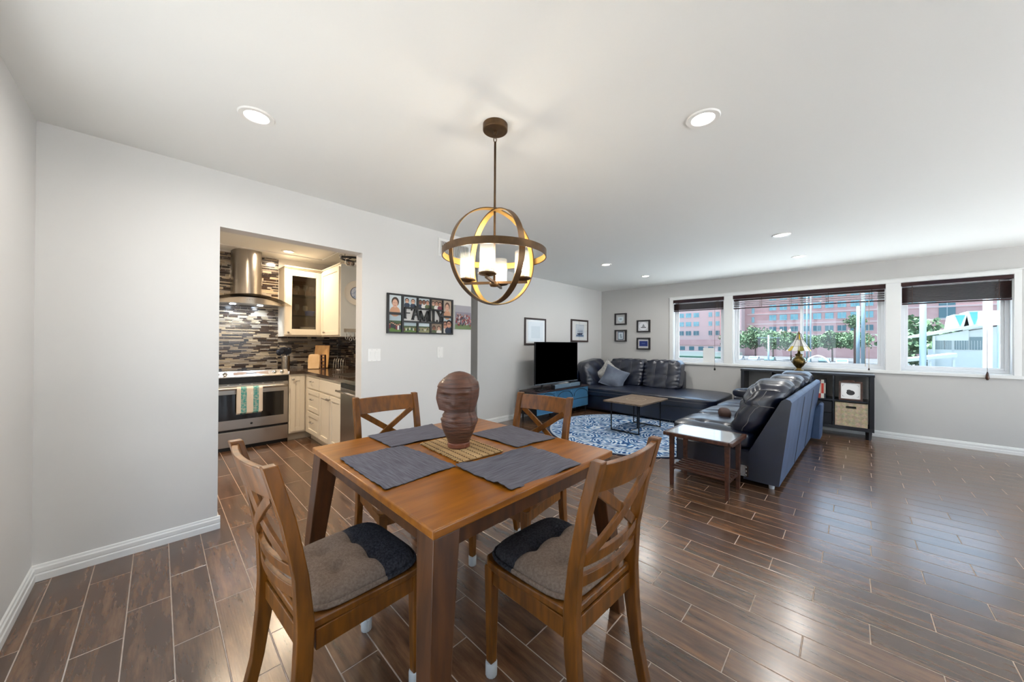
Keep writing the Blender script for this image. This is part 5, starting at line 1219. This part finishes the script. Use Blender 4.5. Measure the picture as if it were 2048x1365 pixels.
for c, k in zip(cells, kinds):
    w_, h_ = (c[1]-c[0])*FW, (c[3]-c[2])*FH; o = poly_print(t, photo(k, w_, h_, random.Random(c[0]*91+c[2]*17)), 0, 'photograph'); o.location = (c[0]*FW, -.008, (1-c[3])*FH)
# letters, stroke built with slab serifs
def letter(ch, x, z, w_, h_):
    b = B(); s_ = .018; y0, y1 = -.026, -.006; B_ = lambda *a: b.box(a[0], y0, a[1], a[2], y1, a[3])
    def st(x0, z0, x1, z1, t_=s_): d = Vector((x1-x0, z1-z0)); n_ = Vector((-d.y, d.x)).normalized()*t_/2; b.prism([(x0-n_.x, z0-n_.y), (x1-n_.x, z1-n_.y), (x1+n_.x, z1+n_.y), (x0+n_.x, z0+n_.y)], 'y', y0, y1)
    if ch == 'F': B_(0, 0, s_, h_); B_(0, h_-.009, w_, h_); B_(0, h_*.48, w_*.72, h_*.48+.009); B_(w_-.006, h_-.025, w_, h_); B_(-.006, 0, s_+.006, .007)
    elif ch == 'A': st(.006, 0, w_/2, h_); st(w_/2, h_, w_-.006, 0); B_(w_*.25, h_*.32, w_*.75, h_*.32+.009); B_(-.006, 0, .02, .007); B_(w_-.02, 0, w_+.006, .007)
    elif ch == 'M': B_(.004, 0, .004+s_*.8, h_); B_(w_-.004-s_*.8, 0, w_-.004, h_); st(.008, h_, w_/2, h_*.12); st(w_/2, h_*.12, w_-.008, h_); B_(-.005, 0, .022, .007); B_(w_-.022, 0, w_+.005, .007)
    elif ch == 'I': B_(w_/2-s_/2, 0, w_/2+s_/2, h_); B_(w_/2-.015, 0, w_/2+.015, .008); B_(w_/2-.015, h_-.008, w_/2+.015, h_)
    elif ch == 'L': B_(.004, 0, .004+s_, h_); B_(0, 0, w_, .009); B_(w_-.006, 0, w_, .028); B_(-.004, h_-.007, .025, h_)
    elif ch == 'Y': st(w_/2, h_*.45, .006, h_); st(w_/2, h_*.45, w_-.006, h_); B_(w_/2-s_/2, 0, w_/2+s_/2, h_*.5); B_(w_/2-.015, 0, w_/2+.015, .007); B_(-.008, h_-.007, .02, h_); B_(w_-.02, h_-.007, w_+.008, h_)
    b.v = [(px+x, py, pz+z) for px, py, pz in b.v]; b.build('letter', fr, t)
zb = (1-.665)*FH
for ch, x, w_, dz, h_ in (('F', .232, .105, .02, .105), ('A', .345, .11, .012, .135), ('M', .455, .13, -.008, .115), ('I', .59, .045, .004, .135), ('L', .655, .075, -.004, .13), ('Y', .735, .10, .0, .115)): letter(ch, x*FW, zb+dz, w_*FW*1.05, h_)
# canvas print
t = thing('canvas_print', 'unframed canvas photograph of a crowd on grass at the end of the wall', 'canvas', (2.247, YK-.001, 1.42)); w_, h_ = .222, .262
B().box(0, -.018, 0, w_, 0, h_).build('canvas', 'paper', t, bevel=.002); rn = random.Random(4); q = [('r', '#8a8590', (0, 0, w_, h_)), ('r', '#a39fa6', (0, h_*.72, w_, h_)), ('r', '#6f7f55', (0, 0, w_, h_*.2))]
for k in range(60): x, z = rn.uniform(.01, w_-.01), rn.uniform(h_*.2, h_*.62); c_ = rn.choice(('#b03a44', '#c9c2c6', '#8a2f3a', '#2f3148', '#d9d4d6', '#5a4a55')); q += [('r', c_, (x-.006, z-.02, x+.006, z)), ('e', rn.choice(SK), (x, z+.005, .005, .006))]
poly_print(t, q, -.0184)

# ================================================================== beyond the windows
GZ = -3.0
struct(B().box(7.6, -160, GZ-.3, 320, 200, GZ).build('ground', M('asphalt', '#4a4b4c', .9, col2='#404243', scale=.3)))
struct(B().box(7.3, -30, GZ, 26, 40, GZ+.02).build('added_forecourt', M('pale_paving', '#e0ded9', .9)))  # unseen pale paving added to bounce sun up to the ceiling
MAT['pink'] = M('pink_stucco', '#b08a86', .9, col2='#b9948f', scale=.4); MAT['pinkl'] = M('pale_pink_band', '#bfa6a1', .9); MAT['bwin'] = M('blue_green_glass', '#5f929a', .25, spec=.4, col2='#7ba8ad', scale=.5)
MAT['bwind'] = M('dark_glass', '#44676f', .25, spec=.4); MAT['mull'] = M('grey_mullion', '#9aa3a4', .5)
BXD = 150.; K = 150/110
def zz(z): return CAMH+(z-CAMH)*K
t = thing('office_building', 'long pink office building with rows of square windows beyond the street', 'building', (BXD, 0, GZ))
B().box(0, -60, 0, 25, 26*K, 24).build('facade', 'pink', t); B().box(-6, 20*K, 0, 14, 23*K, 30).build('stair_tower', 'pinkl', t); B().box(6, 26*K, 0, 30, 55*K, 26).build('left_wing', 'pinkl', t)
rows = [zz(13.1), zz(10.56), zz(7.98), zz(5.04), zz(2.5)]
for r_, z in enumerate(rows[1:]): B().box(-.15, -60, z-GZ-2.35, .02, 19.5*K, z-GZ-1.9).build('string_course', 'pinkl', t)
wm = None
cols = [14.0-2.135*k for k in range(0, 8)]+[-3.1-2.135*k for k in range(3)]+[-9.55, -11.95]
def bwin(y, z, hw, hh, mat, x=0.):
    b = B(); b.box(x-.12, y*K-hw*K, z-GZ-hh*K, x+.05, y*K+hw*K, z-GZ+hh*K); o = b.build('window', mat, t); b = B()
    b.box(x-.17, y*K-.06, z-GZ-hh*K, x-.1, y*K+.06, z-GZ+hh*K); b.box(x-.17, y*K-hw*K, z-GZ-hh*K-.1, x-.1, y*K+hw*K, z-GZ-hh*K+.05); b.build('mullion', 'mull', o)
for r_, z in enumerate(rows):
    for y in cols:
        if r_ in (2, 3) and y < -9 or r_ == 4 and y < -2: continue
        bwin(y, z, .72, .68 if r_ < 3 else .62, 'bwind' if r_ >= 3 else 'bwin')
for y, z, hw, hh, m_ in ((18.2, zz(5.0), .75, .55, 'bwind'), (18.2, zz(7.6), .28, .7, 'bwin'), (18.2, zz(10), .28, .7, 'bwin'), (-14, zz(8.2), 1.05, 1.5, 'bwind')): bwin(y, z, hw, hh, m_)
for y in (27.3, 29.45, 33.3, 35.5, 37.6):
    for z in (zz(13), zz(9.9), zz(7.2), zz(4.4)): bwin(y, z, .75 if y != 29.45 else .45, .65, 'bwind' if z < zz(5) else 'bwin', 6)
bwin(20.8+.6, zz(10), .75, 1.9, 'bwin', -6)
t = thing('garage_annex', 'low pale parking annex with dark openings left beyond the street', 'building', (130, 42, GZ))
B().box(0, -14, 0, 10, 14, 3.7).build('wall', 'pinkl', t); B().box(-.3, -14.2, 3.7, 10, 14.2, 5.6).build('parapet', 'pink', t)
for k in range(9): B().box(-.1, -12.5+3*k, 1.9, .1, -10.9+3*k, 3.2).build('opening', 'bwind', t)
t = thing('boundary_wall', 'long pale boundary wall with a hedge strip at its foot', 'wall', (112, 34, GZ)); B().box(0, -13, 0, .4, 14, 1.9).build('wall', M('cream_wall', '#b5b4ac', .8), t); B().box(-.6, -13, 0, -.05, 14, .5).build('hedge_strip', M('hedge', '#4c6b58', .9), t)
# trees
LEAF = [M('leaf_%d' % k, c_, .8, col2=c2, scale=.8) for k, (c_, c2) in enumerate((('#4f6b4a', '#6b8560'), ('#425c40', '#5a744f')))]
def tree(label, x, y, zt, r_, k, zb=None):
    t_ = thing('street_tree', label, 'tree', (x, y, GZ), group='street trees'); rn = random.Random(label); zc_ = zt-GZ-r_*.9; b = B()
    for i in range(2200):
        d = Vector((rn.gauss(0, 1), rn.gauss(0, 1), rn.gauss(0, .9))).normalized()*(rn.uniform(.55, 1)); bump_ = 1+.16*math.sin(d.x*6+k)+.14*math.sin(d.y*7)+.12*math.sin(d.z*8+k)
        p = Vector((d.x*r_*bump_, d.y*r_*bump_*1.1, zc_+d.z*r_*.85*bump_)); a = Vector((rn.gauss(0, 1), rn.gauss(0, 1), rn.gauss(0, 1))).normalized(); c_ = a.orthogonal().normalized(); e = a.cross(c_); s_ = rn.uniform(.09, .19)*r_/2.2
        b.add([p-c_*s_-e*s_*.6, p+c_*s_-e*s_*.6, p+c_*s_*.7+e*s_, p-c_*s_*.7+e*s_], [(0, 1, 2, 3)])
    b.build('foliage', LEAF[k % 2], t_); B().tube([(0, 0, 0), (.1, .05, zc_*.6), (0, 0, zc_)], [.22, .16, .1], 8).build('trunk', 'walnut', t_)
TR = [(19.5, 4.3, 3.0), (16.0, 4.9, 3.2), (12.0, 4.0, 2.7), (9.2, 3.9, 2.6), (6.2, 3.4, 2.3), (2.2, 4.2, 2.9), (-.9, 3.8, 2.4)]
for k, (y, z, r_) in enumerate(TR): tree('%s street tree counted from the left behind the wide window' % ('first', 'second', 'third', 'fourth', 'fifth', 'sixth', 'seventh')[k], 95*1.15+8*(k % 2), y*1.15+(.4 if k % 2 else 0), zz(z)*.92, r_*.98, k)
tree('bushy tree left of the pale pole in the right window', 64, -6.3, 4.4, 3.2, 1); tree('lower bushy tree behind the left eave of the white house', 54, -7.6, 2.6, 2.2, 0); tree('small tree at the left edge of the narrow window', 118, 42, 3.0, 2.0, 1); tree('dark slim tree beside the paired poles', 84, -.75, 6.3, 1.2, 1)
# poles
MAT['pole'] = M('pale_galvanised_pole', '#7b8f98', .5, .2)
def pole(label, x, y, zt, r_, nm='utility_pole', extra=None):
    t_ = thing(nm, label, 'pole', (x, y, GZ)); B().tube([(0, 0, 0), (0, 0, zt-GZ)], [r_*1.15, r_], 14).build('shaft', 'pole', t_, smooth=True); B().lathe([(r_*1.8, 0), (r_*1.8, .15), (r_*1.2, .25)], 14).build('base', 'pole', t_)
    if extra: extra(t_)
pole('shorter pale pole of the pair at the right of the wide window', 50, -.66, 5.2, .13); pole('taller pale pole of the pair at the right of the wide window', 54, -1.10, 9.8, .15)
pole('left thin white pole behind the stained glass lamp', 60, 4.0, 9, .07); pole('right thin white pole behind the stained glass lamp', 60, 3.62, 9, .07)
def sig(t_): B().bar((0, -1.1, 5.0), (0, 1.1, 5.0), .06, .06).build('mast_arm', 'pole', t_); [B().box(-.12, y-.12, 4.2, .12, y+.12, 4.9).build('signal_head', 'iron', t_) for y in (-.9, .9)]; B().box(-.1, -.35, 1.2, .1, .35, 2.2).build('sign_plate', 'mull', t_)
pole('traffic signal pole before the trees in the wide window', 50, 6.76, 2.3, .09, 'signal_pole', sig)
def can_(t_): B().box(-.2, -.22, 5.2, .2, .22, 6.0).build('junction_box', 'mull', t_)
pole('thick pale blue pole in the right window', 30, -2.97, 5.5, .125, 'utility_pole', None)
t_ = thing('utility_pole', 'white pole with a box near its top at the right edge of the right window', 'pole', (25, -4.28, GZ)); B().tube([(0, 0, 0), (0, 0, 6.4)], .13, 14).build('shaft', M('white_pole', '#a3aeb2', .6), t_, smooth=True); B().box(-.25, -.3, 5.15, .25, .22, 5.75).build('junction_box', 'white', t_, bevel=.03); B().tube([(0, -.3, 0), (0, -.3, 8)], .06, 10).build('conduit', 'pole', t_)
# white arch
t_ = thing('white_arch', 'white curved arch frame low behind the lamp in the wide window', 'arch', (48, 2.35, GZ))
b = B()
for dx in (0, .7): b.tube([(dx, 1.05*math.cos(a), 1.55+1.5*math.sin(a)) for a in [PI*i/20 for i in range(21)]], .06, 8); 
b.tube([(0, 1.05, 0), (0, 1.05, 1.55)], .06, 8); b.tube([(0, -1.05, 0), (0, -1.05, 1.55)], .06, 8); b.build('hoop', 'white', t_, smooth=True)
# cars
def car(label, x, y, c_):
    t_ = thing('car', label, 'car', (x, y, GZ), 0, 'parked cars'); m_ = M('car_paint', c_, .25, .3)
    B().prism([(-2.1, .35), (2.1, .35), (2.15, .75), (1.3, .9), (.7, 1.4), (-.9, 1.42), (-1.6, .95), (-2.15, .85)], 'y', -.85, .85).build('body', m_, t_, bevel=.08)
    B().prism([(-.85, .95), (1.2, .93), (.66, 1.35), (-.86, 1.37)], 'y', -.86, .86).build('side_glass', 'bwind', t_); B().prism([(-1.68, .98), (-1.5, .98), (-.95, 1.38), (-1.02, 1.4)], 'y', -.72, .72).build('rear_glass', 'bwind', t_)
    for px_ in (-1.35, 1.35):
        for py_ in (-.82, .82): b = B(); b.lathe([(.32, -.1), (.34, 0), (.32, .1)], 16); b.v = [(q[0]+px_, q[2]+py_, q[1]+.33) for q in b.v]; b.build('wheel', 'black', t_)
for (lb, x, y, c_) in (('white car parked at the right behind the wide window', 92, .95, '#c9cdd0'), ('dark green car parked left of the lamp behind the wide window', 94, 12.4, '#3f5a57'), ('pale van-like car beside the signal pole', 96, 15.6, '#b9c1c3'), ('blue-grey car behind the white arch', 93, 6.4, '#5e7f88'), ('white car left of the pale van-like one', 97, 18.8, '#c4c8c6'), ('dark car between the arch and the white car', 95, 3.6, '#39484a')): car(lb, x, y, c_)
# white mid-century house, right window
t_ = thing('white_house', 'white house with a sloping roof and triangular dormers in the right window', 'house', (40, -5.4, GZ))
MAT['hw'] = M('white_stucco', '#b4bdbc', .8); MAT['hr'] = M('white_fascia', '#aab2b1', .7); MAT['teal'] = M('teal_glazing', '#3f8d95', .2, spec=.6); MAT['lou'] = M('dark_louvre', '#5d7276', .5)
hz = -GZ
B().prism([(.05, 0), (-3.2, 0), (-3.2, 5.9), (.05, 5.1)], 'x', .4, 8).build('wall', 'hw', t_)
B().prism([(1.63, 4.85), (-3.4, 6.15), (-3.4, 6.38), (1.63, 5.05)], 'x', -.6, 8.5).build('roof', 'hr', t_)
B().prism([(-.7, 4.6), (.86, 4.6), (.86, 4.95), (-.7, 5.35)], 'x', .3, .5).build('gable_panel', 'hw', t_)
for y0_, y1_ in ((.86, .42), (.36, .05), (-.1, -.68), (-.76, -1.4)):
    w0 = B().box(.33, y1_, 3.95, .45, y0_, 4.62 if y0_ > .2 else 4.85).build('louvre_window', 'lou', t_); b = B()
    for k in range(5): yy = y1_+(y0_-y1_)*(k+.5)/5; b.box(.31, yy-.012, 3.95, .34, yy+.012, 4.6)
    b.build('louvre_bars', 'mull', w0)
B().box(.0, .86, 0, .4, .95, 4.95).build('corner_post', 'hw', t_); B().box(.36, -.04, 0, .5, .05, 4.9).build('post', 'hr', t_); B().box(.36, .05, 0, 3, .9, 3.95).build('left_wall', 'hw', t_)
for y_, s_, lean in ((-.32, .32, 0), (-.95, .42, .1)):
    g = B().prism([(y_+s_+.1, 5.3), (y_+.28, 6.5+lean*2), (y_-.28, 6.5+lean*2), (y_-s_-.1, 5.5)], 'x', .3, 3).build('dormer', 'hr', t_); B().prism([(y_+.22, 6.42+lean*2), (y_-.22, 6.42+lean*2), (y_, 5.62)], 'x', .26, .31).build('dormer_glazing', 'teal', g)
t_ = thing('carport', 'low flat white carport roof beside the white house', 'carport', (37, -4.4, GZ)); B().prism([(1.6, 3.05), (-.7, 3.5), (-.7, 3.72), (1.6, 3.27)], 'x', -.3, 2.2).build('roof', 'hr', t_)
for y_ in (-.6, .4, 1.4): B().box(0, y_-.05, 0, .1, y_+.05, 3.25-.2*y_ if y_ > 0 else 3.3).build('post', 'hw', t_)
